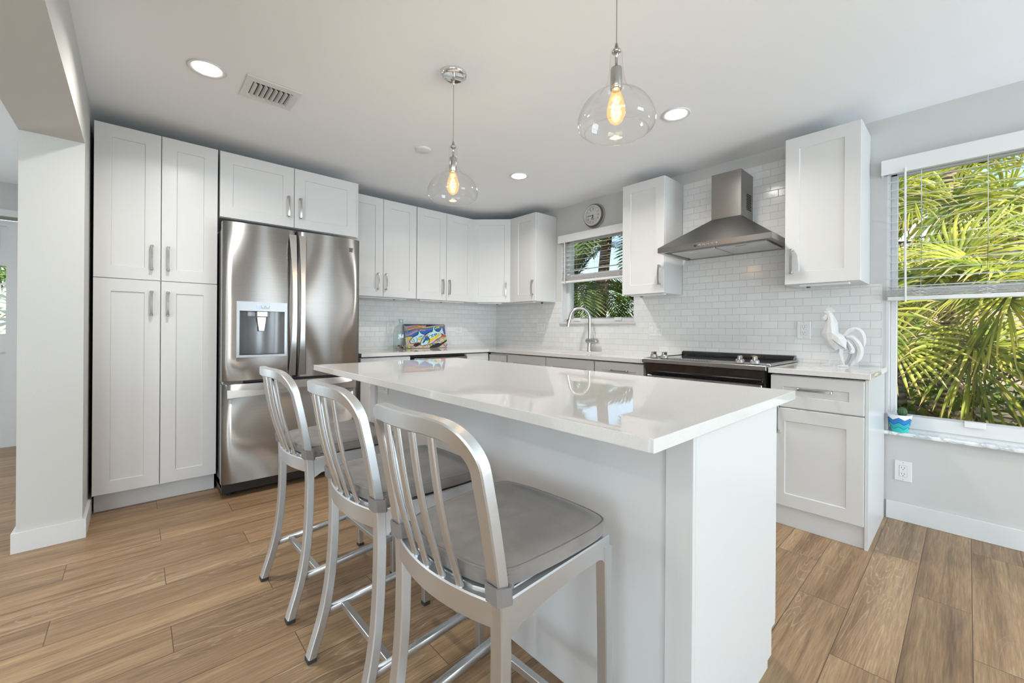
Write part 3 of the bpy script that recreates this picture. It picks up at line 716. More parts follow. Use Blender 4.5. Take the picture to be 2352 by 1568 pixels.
# ------------------------------------------------------------------ range and hood
RX0, RX1 = 2.462, 3.250
r = empty('range', ((RX0 + RX1) / 2, -.35, 0), 'stainless slide-in electric range with black glass cooktop and four knobs', 'range')
b = MB(FRR); b.box(RX0 + .012, RX1 - .012, .02, .60, .02, .885); b.build('body', 'dark_plastic', r)
b = MB(FRR).m('black_glass'); b.box(RX0 + .005, RX1 - .005, .03, .56, .885, .926); b.build('cooktop', None, r)
for x0, x1 in ((RX0 - .008, RX0 + .012), (RX1 - .012, RX1 + .010)):
    b = MB(FRR).m('steel'); b.box(x0, x1, .03, .60, .915, .930, .002); b.build('cooktop_trim', None, r)
b = MB(FRR).m('steel'); b.prism([(.54, .930), (.672, .924), (.676, .920), (.676, .896), (.660, .890), (.54, .890)], RX0 - .006, RX1 + .008, 'nz', .0015); cp = b.build('control_panel', None, r)
b = MB(FRR).m('black_glass'); b.prism([(.565, .9292), (.655, .9252), (.655, .9262), (.565, .9302)], RX0 + .20, RX0 + .46, 'nz'); dsp = b.build('display', None, cp)
b = MB(FRR).m('dark_metal')
for i in range(13):
    for j in range(2): u_ = RX0 + .215 + i * .0185; n_ = .585 + j * .035; b.box(u_, u_ + .009, n_, n_ + .010, .9275 - j * .0015, .9297 - j * .0015)
b.build('display_marks', None, dsp)
for kx in (2.513, 2.594, 3.094, 3.179):
    b = MB(FRR).m('satin_nickel'); b.lathe([(0, .026), (.021, .024), (.025, .016), (.025, .004), (.027, 0)], (kx, .607, .929), 20)
    b.box(kx - .008, kx + .008, .582, .632, .945, .974, .004, 2); b.build('knob', None, cp)
b = MB(FRR).m('black_glass'); b.prism([(.60, .889), (.660, .889), (.632, .812), (.60, .812)], RX0 + .004, RX1 - .004, 'nz'); b.build('front_apron', None, r)
b = MB(FRR).m('steel'); b.box(RX0 + .016, RX1 - .024, .60, .640, .20, .806, .004); od = b.build('oven_door', None, r)
b = MB(FRR).m('black_glass'); b.box(RX0 + .10, RX1 - .10, .639, .643, .32, .66); b.build('oven_window', None, od)
b = MB(FRR).m('steel'); b.lathe([(0, 0), (.021, .002), (.024, .008), (.024, .722), (.021, .728), (0, .73)], (RX0 + .022, .690, .768), 20, 'u')
for x in (RX0 + .045, RX1 - .07): b.box(x, x + .03, .638, .68, .757, .779, .003)
b.build('handle', None, od)
b = MB(FRR).m('steel'); b.box(RX0 + .016, RX1 - .024, .60, .635, .03, .19, .004); b.build('storage_drawer', None, r)
b = MB(FRR).m('black_glass'); b.prism([(.015, .93), (.075, .93), (.070, .952), (.055, .960), (.015, .960)], RX0 + .002, RX1 + .004, 'nz', .003)
b.build('rear_vent', None, r)

HX0, HX1 = 2.478, 3.235
r = empty('range_hood', ((HX0 + HX1) / 2, -.25, 1.70), 'stainless chimney range hood on the tiled wall above the range', 'range hood')
b = MB(FRR).m('steel'); n1 = .5; c0, c1, cn = 2.768, 2.972, .25
z0, z1, z2 = 1.706, 1.742, 1.945
P = lambda u_, n_, z_: b.bm.verts.new(FRR.p(u_, n_, z_))
lo = [P(HX0, .012, z0), P(HX0, n1, z0), P(HX1, n1, z0), P(HX1, .012, z0)]; mi = [P(HX0, .012, z1), P(HX0, n1, z1), P(HX1, n1, z1), P(HX1, .012, z1)]
hi = [P(c0, .012, z2), P(c0, cn, z2), P(c1, cn, z2), P(c1, .012, z2)]
for A, B in ((lo, mi), (mi, hi)):
    for i in range(4): b.face([A[i], A[(i + 1) % 4], B[(i + 1) % 4], B[i]])
b.face(hi)
inn = [P(HX0 + .03, .04, z0), P(HX0 + .03, n1 - .03, z0), P(HX1 - .03, n1 - .03, z0), P(HX1 - .03, .04, z0)]
iu = [P(HX0 + .035, .045, z0 + .012), P(HX0 + .035, n1 - .035, z0 + .012), P(HX1 - .035, n1 - .035, z0 + .012), P(HX1 - .035, .045, z0 + .012)]
for A, B in ((lo, inn), (inn, iu)):
    for i in range(4): b.face([A[i], A[(i + 1) % 4], B[(i + 1) % 4], B[i]])
b.face(iu); b.build('canopy', None, r)
b = MB(FRR).m('steel'); b.box(c0, c1, .012, cn, z2, 2.275, .0015); ch = b.build('chimney', None, r)
b = MB(FRR).m('slot_dark')
for i in range(9):
    for j in range(9): n_ = .050 + i * .0105 + (j % 2) * .005; z_ = 2.005 + j * .0135; b.box(c1, c1 + .0012, n_, n_ + .0075, z_, z_ + .009)
b.build('vent_holes', None, ch)
HM = (HX0 + HX1) / 2
for a, c_ in ((HX0 + .06, HM - .005), (HM + .005, HX1 - .06)):
    b = MB(FRR).m('filter_mesh'); b.box(a, c_, .06, .40, z0 + .001, z0 + .013, .002); f_ = b.build('grease_filter', None, r)
    b = MB(FRR).m('chrome'); mm = (a + c_) / 2; b.box(mm - .035, mm + .035, .37, .385, z0 - .004, z0 + .002, .001); b.build('latch', None, f_)
for k in range(6):
    b = MB(FRR).m('dark_plastic' if k == 0 else 'chrome'); u_ = HM - .095 + k * .028
    if k == 0: b.lathe([(0, .004), (.009, .004), (.009, -.002)], (u_, n1, 1.724), 12, 'n')
    else: b.box(u_ - .009, u_ + .009, n1 - .002, n1 + .005, 1.719, 1.729, .001)
    b.build('button', None, r)

# ------------------------------------------------------------------ island
IX0, IX1, IY0, IY1 = 1.497, 3.634, -2.640, -1.635
r = empty('kitchen_island', (2.6, -2.05, 0), 'white kitchen island cabinet standing in front of the stools', 'kitchen island')
b = MB().m('cabinet_white'); b.box(1.745, 3.596, -2.385, -1.755, .0, CT0 - .001)
b.build('body', None, r)
b = MB().m('cabinet_white'); b.prism([(-2.3849, 0), (-1.83, 0), (-1.83, .115), (-1.755, .115), (-1.755, CT0 - .001), (-2.3849, CT0 - .001)], 3.5965, 3.606, 'nz'); b.build('end_panel', None, r)
for x0, x1 in ((3.535, 3.606), (1.733, 1.79)):
    b = MB().m('cabinet_white'); b.box(x0, x1, -2.400, -2.385, 0, CT0 - .001, .001); b.build('corner_trim', None, r)
FI = Fr((0, 0, 0), (-1, 0, 0), (0, 1, 0))
for a, c_ in ((-3.604, -3.14), (-3.14, -2.68), (-2.68, -2.21), (-2.21, -1.745)): door(r, FI, a, c_, .118, .88, -1.754, ((a + .05 if a in (-3.14, -2.21) else c_ - .05), .74))
b = MB().m('quartz'); b.box(IX0, IX1, IY0, IY1, CT0, CT1, .0018, 2)
tag(b.build('island_worktop'), 'large rectangular polished pale quartz slab on top of the island', 'worktop')

def outlet(name, label, fr, u0, u1, z0, z1, n0, gangs, group='white wall plates', rot=False, cat='outlet', dark=True):
    r = empty(name, fr.p((u0 + u1) / 2, n0, (z0 + z1) / 2), label, cat, group)
    b = MB(fr).m('white_plastic'); b.box(u0, u1, n0, n0 + .006, z0, z1, .0025, 2); b.build('plate', None, r)
    k = len(gangs); zc = (z0 + z1) / 2
    for i, g_ in enumerate(gangs):
        uc = u0 + (u1 - u0) * (i + .5) / k
        hw, hh = .0165, .033
        if rot: hw, hh = hh, hw
        if g_ == 's':
            b = MB(fr).m('grey_plastic'); b.box(uc - hw - .0012, uc + hw + .0012, n0 + .004, n0 + .0064, zc - hh - .0012, zc + hh + .0012)
            b.m('white_plastic'); b.prism([(n0 + .005, zc - hh), (n0 + .0065, zc - hh), (n0 + .0105, zc), (n0 + .0065, zc + hh), (n0 + .005, zc + hh)], uc - hw, uc + hw, 'nz', .0006); b.build('rocker_switch', None, r)
        else:
            b = MB(fr).m('slot_dark'); b.box(uc - hw - .0008, uc + hw + .0008, n0 + .004, n0 + .0063, zc - hh - .0008, zc + hh + .0008)
            b.m('white_plastic'); b.box(uc - hw, uc + hw, n0 + .005, n0 + .0075, zc - hh, zc + hh, .0008); b.m('slot_dark')
            for s_ in (-1, 1):
                if not rot:
                    for q in (-1, 1): b.box(uc + q * .0065 - .0011, uc + q * .0065 + .0011, n0 + .007, n0 + .0079, zc + s_ * .018 - .001, zc + s_ * .018 + .007)
                    b.box(uc - .0022, uc + .0022, n0 + .007, n0 + .0079, zc + s_ * .018 - .010, zc + s_ * .018 - .006)
                else:
                    for q in (-1, 1): b.box(uc + s_ * .018 - .004, uc + s_ * .018 + .004, n0 + .007, n0 + .0079, zc + q * .0065 - .0011, zc + q * .0065 + .0011)
            b.build('receptacle', None, r)
    b = MB(fr).m('grey_plastic')
    for s_ in (-1, 1):
        for i in range(k):
            uc = u0 + (u1 - u0) * (i + .5) / k
            b.lathe([(0, .0072), (.0022, .0068), (.0025, .006)], (uc, n0, zc + s_ * (z1 - z0) * .42) if not rot else (uc + s_ * (u1 - u0) * .42, n0, zc), 8, 'n')
    b.build('screw', None, r)
outlet('wall_outlet', 'white outlet on the painted wall under the marble sill', FRR, 3.757, 3.833, .237, .356, 0, 'o')
outlet('wall_outlet', 'white outlet on the tiles between the range and the rooster', FRR, 3.255, 3.333, 1.075, 1.196, .01, 'o')
outlet('wall_outlet', 'white double plate with switch and outlet on the tiles left of the range', FRR, 2.138, 2.258, 1.074, 1.194, .01, 'so')
outlet('light_switch', 'white double switch plate on the tiles left of the sink window', FRR, .742, .862, 1.074, 1.198, .01, 'ss', cat='switch')
outlet('wall_outlet', 'white outlet on the tiles partly behind the glass bottle', FL, -1.488, -1.410, 1.072, 1.190, .01, 'o')
outlet('wall_outlet', 'white outlet on the tiles right of the fish painting', FL, -.627, -.549, 1.074, 1.194, .01, 'o')
FIs = Fr((0, 0, 0), (1, 0, 0), (0, -1, 0))
outlet('wall_outlet', 'small white outlet on the far left end of the island front under the overhang', FIs, 1.812, 1.930, .768, .846, 2.386, 'o', rot=True)

# ------------------------------------------------------------------ counter stools
def back_y(z):      # centre line of rear leg and post, seen from the side
    T = [(0, -.215), (.05, -.200), (.10, -.184), (.16, -.168), (.22, -.157), (.28, -.150), (.34, -.145), (.40, -.142), (.52, -.140), (.60, -.143), (.68, -.155), (.78, -.174), (.86, -.192), (.95, -.214)]
    for (a, p), (c, q) in zip(T, T[1:]):
        if z <= c: t = (z - a) / (c - a); return p + (q - p) * t
    return T[-1][1]
HWX = .178           # half width to the post centre
RP = [(-.0175, -.0135), (.0175, -.0135), (.0175, .0135), (-.0175, .0135)]
def chamfer(prof, c=.003):
    out = []; k = len(prof)
    for i in range(k):
        a, p, q = Vector(prof[i - 1]), Vector(prof[i]), Vector(prof[(i + 1) % k])
        out.append(tuple(p + (a - p).normalized() * c)); out.append(tuple(p + (q - p).normalized() * c))
    return out
RPc = chamfer(RP)
def make_stool():
    root = empty('counter_stool', (0, 0, 0))
    al = 'aluminium'
    for s_ in (-1, 1):
        pts = [(s_ * (HWX + .008 * max(0, 1 - z / .4)), back_y(z), z) for z in [.012 + i * .045 for i in range(13)]]
        b = MB().m(al); b.sweep(pts, RPc, up=(0, 1, 0)); lg = b.build('leg', None, root)
        b = MB(); b.box(s_ * .186 - .018, s_ * .186 + .018, back_y(0) - .011, back_y(0) + .018, 0, .016, .002); b.build('foot_cap', 'rubber', lg)
        fy_ = .218
        b = MB().m(al); b.sweep([(s_ * .178, fy_ + .012, .012), (s_ * .181, fy_ + .004, .30), (s_ * .180, fy_ - .002, .590)], chamfer([(-.014, -.014), (.014, -.014), (.014, .014), (-.014, .014)]), up=(0, 1, 0), scale=[.9, 1.0, 1.12]); lg = b.build('leg', None, root)
        b = MB(); b.box(s_ * .178 - .014, s_ * .178 + .014, fy_ - .002, fy_ + .026, 0, .016, .002); b.build('foot_cap', 'rubber', lg)
    # back frame: posts and rail in one bent tube
    def crown(t):     # t from -1..1 along the rail
        return -.040 * (1 - t * t)
    zt = .946; rc = .078; pts = []
    for z in (.552, .60, .65, .70, .75, .80, zt - rc): pts.append((-HWX, back_y(z), z))
    for i in range(1, 13):
        a = PI / 2 * i / 12; x = -HWX + rc * (1 - math.cos(a)); z = zt - rc + rc * math.sin(a); pts.append((x, back_y(z) + crown(x / HWX), z))
    nmid = 11
    for i in range(1, nmid):
        x = (-HWX + rc) + (2 * (HWX - rc)) * i / nmid; pts.append((x, back_y(zt) + crown(x / HWX), zt + .003 * (1 - (x / HWX) ** 2)))
    full = pts + [(-x, y, z) for x, y, z in pts[:19][::-1]]
    b = MB().m(al); bm = b.bm
    # explicit frames keep the rectangular section upright in the back plane
    rings = []; k = len(full)
    for i, p in enumerate(full):
        t = (Vector(full[min(i + 1, k - 1)]) - Vector(full[max(i - 1, 0)])).normalized()
        yv = Vector((0, 1, 0)); yv = (yv - t * yv.dot(t)).normalized(); xv = yv.cross(t).normalized()
        rings.append([bm.verts.new(Vector(p) + xv * a + yv * c) for a, c in RPc])
    for A, B in zip(rings, rings[1:]):
        for j in range(len(RPc)):
            b.face([A[j], A[(j + 1) % len(RPc)], B[(j + 1) % len(RPc)], B[j]], True); e_ = bm.edges.get((A[j], B[j])); e_.smooth = False
    b.face(rings[0][::-1]); b.face(rings[-1]); b.build('back_frame', None, root)
    # spindles
    for xs in (-.082, -.028, .028, .082):
        b = MB().m(al); pp = []
        for i in range(11):
            z = .604 + (zt - .018 - .604) * i / 10; f = i / 10
            yb = back_y(z) + (-.030 * (1 - (xs / HWX) ** 2)) * (1 - f) + crown(xs / HWX) * f - .015 * math.sin(PI * f) + .004 * (1 - f)
            pp.append((xs * (1 + .03 * f), yb, z))
        b.sweep(pp, [(.0112 * math.cos(a), .0062 * math.sin(a)) for a in [2 * PI * q / 10 for q in range(10)]], up=(0, 1, 0), smooth=True)
        b.build('spindle', None, root)
    # seat frame
    b = MB().m(al)
    pp = [(x, back_y(.57) - .030 * (1 - (x / HWX) ** 2), .584) for x in [(-HWX + 2 * HWX * i / 12) for i in range(13)]]
    b.sweep(pp, chamfer([(-.011, -.026), (.011, -.026), (.011, .026), (-.011, .026)]), up=(0, 0, 1))
    b.build('rear_rail', None, root)
    for s_ in (-1, 1):
        b = MB().m(al)
        b.prism([(-.138, .520), (-.125, .540), (-.10, .553), (-.02, .562), (.10, .570), (.180, .570), (.196, .563), (.205, .545), (.228, .545), (.228, .613), (-.138, .613)], s_ * .180 - .011, s_ * .180 + .011, 'nz', .003)
        b.build('side_rail', None, root)
    b = MB().m(al); b.box(-.176, .176, .210, .228, .566, .613, .003); b.build('front_rail', None, root)
    b = MB().m(al)
    b.prism([(-.172, -.13), (-.11, -.155), (0, -.163), (.11, -.155), (.172, -.13), (.172, .21), (-.172, .21)], .602, .615, 'un', .002); b.build('seat_pan', None, root)
    # stretchers
    for s_ in (-1, 1):
        b = MB().m(al); b.sweep([(s_ * .182, back_y(.155) + .01, .150), (s_ * .182, .218, .175)], chamfer([(-.010, -.011), (.010, -.011), (.010, .011), (-.010, .011)], .001), up=(0, 0, 1)); b.build('stretcher', None, root)
    for yy, zz in ((-.105, .153), (.162, .172)):
        b = MB().m(al); b.box(-.176, .176, yy - .010, yy + .010, zz - .010, zz + .010, .0012); b.build('stretcher', None, root)
    # tied cushion
    b = MB().m('cushion_fabric'); out = []
    def outline(grow):
        pts = [(-.165, -.120), (-.10, -.152), (0, -.163), (.10, -.152), (.165, -.120), (.184, -.02), (.192, .10), (.190, .190), (.168, .226), (.09, .240), (0, .243), (-.09, .240), (-.168, .226), (-.190, .190), (-.192, .10), (-.184, -.02)]
        return catmull([(x * grow, .03 + (y - .03) * grow, 0) for x, y in pts], 4, True)
    levels = [(.95, .616), (.99, .620), (1.0, .628), (1.0, .644), (.987, .652), (.955, .657), (.85, .661), (.55, .664), (.2, .665)]
    rings = [[b.bm.verts.new((x, y, z)) for x, y, _ in outline(g_)] for g_, z in levels]
    for A, B in zip(rings, rings[1:]):
        for j in range(len(A)): b.face([A[j], A[(j + 1) % len(A)], B[(j + 1) % len(A)], B[j]], True)
    b.face(rings[-1], True); b.face(rings[0][::-1])
    cu = b.build('cushion', None, root)
    b = MB().m('cushion_fabric'); b.tube([(x, y, .652) for x, y, _ in outline(.990)], .0028, 6, closed=True); b.build('piping', None, cu)
    for s_ in (-1, 1):
        b = MB().m('strap_fabric'); zc = .628; yc = back_y(zc)
        loop = [(-.0225, -.013), (-.0165, -.0205), (.0165, -.0205), (.0225, -.013), (.0225, .013), (.0165, .0205), (-.0165, .0205), (-.0225, .013)]
        inn = [(x * .82, y * .80) for x, y in loop]
        zz = [-.018, .018]; R4 = []
        for lp, z in ((loop, zz[0]), (loop, zz[1]), (inn, zz[1]), (inn, zz[0])):
            R4.append([b.bm.verts.new((s_ * HWX + x, yc + y - .10 * (z) , zc + z + (.004 if y < 0 else -.003))) for x, y in lp])
        for q in range(4):
            A, B = R4[q], R4[(q + 1) % 4]
            for j in range(8): b.face([A[j], A[(j + 1) % 8], B[(j + 1) % 8], B[j]])
        b.box(s_ * HWX - s_ * .018 - .012, s_ * HWX - s_ * .018 + .012, yc + .012, yc + .05, zc - .018, zc + .016, .002)
        b.build('strap', None, cu)
    return root
st0 = make_stool()
tag(st0, 'nearest brushed aluminium counter stool, its whole seat cushion in view', 'stool', 'counter stools at the island')
st1 = copy_tree(st0); st2 = copy_tree(st0)
st1['label'] = 'middle brushed aluminium counter stool between the two others at the island'
st2['label'] = 'farthest brushed aluminium counter stool, in front of the refrigerator'
for o, x, y, a in ((st0, 3.268, -2.752, 3.0), (st1, 2.741, -2.746, 0.8), (st2, 2.114, -2.757, 2.0)):
    o.location = (x, y, 0); o.rotation_euler = (0, 0, math.radians(a))

# ------------------------------------------------------------------ pendants
def pendant(x, y, zb, label):
    root = empty('pendant_lamp', (x, y, zb), label, 'pendant lamp', 'glass pendant lamps over the island')
    b = MB().m('chrome'); b.lathe([(0, CH), (.066, CH), (.068, CH - .006), (.066, CH - .016), (.055, CH - .024), (.050, CH - .022), (0, CH - .022)], (x, y, 0), 36)
    b.lathe([(.006, CH - .022), (.008, CH - .030), (.006, CH - .055), (.003, CH - .065), (0, CH - .065)], (x, y, 0), 12); b.build('ceiling_canopy', None, root)
    b = MB().m('satin_nickel'); b.tube([(x, y, CH - .06), (x, y, zb + .30)], .0019, 6, up=(1, 0, 0)); b.build('cord', None, root)
    b = MB().m('satin_nickel'); b.lathe([(.002, .302), (.004, .300), (.008, .280), (.014, .277), (.016, .270), (.012, .266), (.0048, .262), (.0048, .218), (.018, .216), (.0195, .211), (.0195, .146), (.017, .142), (0, .142)], (x, y, zb), 24); b.build('socket', None, root)
    prof = catmull([(.0205, .274, 0), (.0215, .24, 0), (.0235, .21, 0), (.028, .180, 0), (.037, .153, 0), (.055, .129, 0)], 4)[:-1] + catmull([(.055, .129, 0), (.081, .117, 0), (.105, .094, 0), (.1215, .064, 0), (.128, .037, 0), (.1225, .014, 0), (.104, .0, 0)], 5)
    b = MB().m('shade_glass'); b.lathe([(r_, h_) for r_, h_, _ in prof], (x, y, zb), 48); b.build('glass_shade', None, root)
    b = MB().m('shade_glass'); b.tube([(x + .104 * math.cos(a), y + .104 * math.sin(a), zb) for a in [2 * PI * i / 48 for i in range(48)]], .0018, 6, closed=True); b.build('shade_rim', None, root)
    b = MB().m('bulb_glass'); b.lathe([(.014, .142), (.015, .135), (.024, .108), (.031, .078), (.030, .056), (.020, .036), (.007, .027), (0, .026)], (x, y, zb), 24); bu = b.build('bulb', None, root)
    b = MB().m('filament'); pp = []
    for i in range(61):
        t = i / 60; a = t * 2 * PI * 4.0; rr = .0105 * math.sin(PI * min(1, t * 1.1)) + .003; pp.append((x + rr * math.cos(a), y + rr * math.sin(a), zb + .048 + t * .068))
    b.tube(pp, .0026, 6, up=(1, 0, .1)); b.build('filament', None, bu)
    l = bpy.data.lights.new('bulb_light', 'POINT'); l.energy = .45; l.color = (1, .72, .42); l.shadow_soft_size = .02
    o = bpy.data.objects.new('bulb_light', l); COL.objects.link(o); o.parent = root; o.location = (0, 0, .085)
pendant(2.273, -2.205, 1.790, 'glass pendant lamp with chrome ceiling canopy hanging over the far end of the island')
pendant(3.251, -2.209, 1.797, 'larger looking glass pendant lamp over the near end of the island, canopy cut off')

# ------------------------------------------------------------------ ceiling
def downlight(x, y, label):
    root = empty('recessed_light', (x, y, CH), label, 'ceiling light', 'recessed ceiling lights')
    b = MB(); b.lathe([(.078, 0), (.082, -.004), (.078, -.007), (.062, -.003), (.060, 0)], (x, y, CH), 40); b.build('trim_ring', 'white_plastic', root)
    b = MB(); b.lathe([(.0605, -.003), (.03, -.0045), (0, -.005)], (x, y, CH), 40); b.build('lens', 'lamp_disc', root)
    l = bpy.data.lights.new('lamp_light', 'AREA'); l.shape = 'DISK'; l.size = .11; l.energy = LAMP_W; l.color = WARM; l.spread = math.radians(150)
    o = bpy.data.objects.new('lamp_light', l); COL.objects.link(o); o.parent = root; o.location = (0, 0, -.012)
downlight(1.452, -3.145, 'round recessed ceiling light above the pantry, left of the air vent')
downlight(1.459, -.982, 'round recessed ceiling light near the corner wall cabinets, farthest away')
downlight(2.856, -.985, 'round recessed ceiling light in front of the range hood, right of the pendants')
for x, y in ((5.8, -2.0), (3.0, -5.2), (5.6, -5.2), (.4, -5.2)): downlight(x, y, 'invented round ceiling light out of view, added to brighten the room')  # invented lamps out of view, added for more room light
b = MB().m('white_plastic'); b.lathe([(.0, -.014), (.045, -.013), (.056, -.008), (.058, 0)], (1.363, -1.854, CH), 36)
tag(b.build('ceiling_cover', loc=(1.363, -1.854, CH)), 'plain white round cover plate on the ceiling left of the farther pendant', 'ceiling cover')
# air register
VX0, VX1, VY0, VY1 = 1.300, 1.545, -2.985, -2.725
r = empty('air_vent', ((VX0 + VX1) / 2, (VY0 + VY1) / 2, CH), 'white rectangular ceiling air vent with slanted louvers', 'air vent')
b = MB().m('white_plastic'); e = .048
b.box(VX0, VX0 + e, VY0, VY1, CH - .006, CH - .001, .001); b.box(VX1 - e, VX1, VY0, VY1, CH - .006, CH - .001, .001); b.box(VX0 + e, VX1 - e, VY0, VY0 + .035, CH - .006, CH - .001, .001); b.box(VX0 + e, VX1 - e, VY1 - .035, VY1, CH - .006, CH - .001, .001); b.build('frame', None, r)
b = MB().m('slot_dark'); b.box(VX0 + e - .002, VX1 - e + .002, VY0 + .033, VY1 - .033, CH - .0025, CH - .0008); b.build('duct_opening', None, r)
for i in range(8):
    yy = VY0 + .040 + i * .0245; b = MB().m('white_plastic'); b.prism([(yy, CH - .003), (yy + .0015, CH - .0025), (yy + .014, CH - .0165), (yy + .0125, CH - .017)], VX0 + e, VX1 - e, 'nz'); b.build('louver', None, r)

# ------------------------------------------------------------------ wall clock
cx, cz = 1.532, 2.266
r = empty('wall_clock', (cx, 0, cz), 'round weathered wall clock with rope rim and roman numerals above the small window', 'clock')
b = MB(FRR).m('clock_grey'); b.lathe([(0, .002), (.118, .002), (.122, .008), (.118, .016), (.110, .020), (.0, .020)], (cx, 0, cz), 48, 'n'); b.build('backing', None, r)
b = MB(FRR).m('rope_brown')
b.lathe([(.105, .014), (.113, .020), (.114, .030), (.108, .037), (.098, .040)], (cx, 0, cz), 64, 'n')
for i in range(60):
    a = 2 * PI * i / 60; p0 = (cx + .108 * math.cos(a), .020, cz + .108 * math.sin(a)); a2 = a + .10; p1 = (cx + .111 * math.cos(a2), .038, cz + .111 * math.sin(a2)); b.tube([p0, p1], .0032, 5)
b.build('rope_rim', None, r)
b = MB(FRR).m('clock_rim'); b.lathe([(.100, .034), (.104, .044), (.100, .052), (.092, .054), (.087, .048), (.085, .036)], (cx, 0, cz), 64, 'n'); b.build('bezel', None, r)
b = MB(FRR).m('clock_face'); b.lathe([(.088, .036), (0, .036)], (cx, 0, cz), 48, 'n'); fc = b.build('dial', None, r)
NUM = ['XII', 'I', 'II', 'III', 'IIII', 'V', 'VI', 'VII', 'VIII', 'IX', 'X', 'XI']
dgs = []
for i, s_ in enumerate(NUM):      # numerals drawn with strokes, feet towards the middle
    a = PI / 2 - 2 * PI * i / 12; er = Vector((math.cos(a), math.sin(a))); et = Vector((er.y, -er.x))
    b = MB(FRR).m('numeral_grey'); wd = {'I': .0042, 'V': .010, 'X': .010}; tot = sum(wd[c] for c in s_); o0 = -tot / 2
    def stroke(t0, r0, t1, r1, w_):
        pa = er * r0 + et * t0; pb = er * r1 + et * t1; q = (pb - pa).normalized(); nn_ = Vector((q.y, -q.x)) * w_ / 2
        b.prism([(cx + v_.x, cz + v_.y) for v_ in (pa + nn_, pb + nn_, pb - nn_, pa - nn_)], .0362, .0367)
    ri, ro = .058, .075
    for ch_ in s_:
        m_ = o0 + wd[ch_] / 2
        if ch_ == 'I': stroke(m_, ri, m_, ro, .0019)
        if ch_ == 'V': stroke(m_ - .0038, ro, m_, ri, .0021); stroke(m_ + .0038, ro, m_, ri, .0012)
        if ch_ == 'X': stroke(m_ - .0038, ro, m_ + .0038, ri, .0021); stroke(m_ + .0038, ro, m_ - .0038, ri, .0012)
        o0 += wd[ch_]
    b.build('numeral', None, fc)
b = MB(FRR).m('numeral_grey')
for rr in (.0525, .0805):
    b.tube([(cx + rr * math.cos(a), .0364, cz + rr * math.sin(a)) for a in [2 * PI * i / 48 for i in range(48)]], .0005, 4, closed=True)
b.build('ring_line', None, fc)
b = MB(FRR).m('black_line')          # anchor
b.box(cx - .0016, cx + .0016, .0363, .037, cz - .040, cz - .008); b.box(cx - .011, cx + .011, .0363, .037, cz - .017, cz - .014)
b.tube([(cx + .017 * math.cos(a), .0366, cz - .024 + .017 * math.sin(a)) for a in [PI + PI * i / 12 for i in range(13)]], .0016, 4)
b.tube([(cx + .004 * math.cos(a), .0366, cz - .006 + .004 * math.sin(a)) for a in [2 * PI * i / 12 for i in range(12)]], .0009, 4, closed=True); b.build('anchor', None, fc)
def hand(ang, L, w_, n_):
    a = math.radians(90 - ang); er = Vector((math.cos(a), math.sin(a))); et = Vector((er.y, -er.x))
    P = [er * -.010 + et * w_ * .4, er * L * .7 + et * w_, er * L, er * L * .7 - et * w_, er * -.010 - et * w_ * .4]
    b = MB(FRR).m('black_line'); b.prism([(cx + v_.x, cz + v_.y) for v_ in P], n_, n_ + .001); b.build('hand', None, r)
hand(270, .060, .0030, .041); hand(201, .046, .0030, .0395)
b = MB(FRR).m('black_line'); b.lathe([(.0045, .037), (.0045, .0435), (0, .0435)], (cx, 0, cz), 12, 'n'); b.build('hub', None, r)

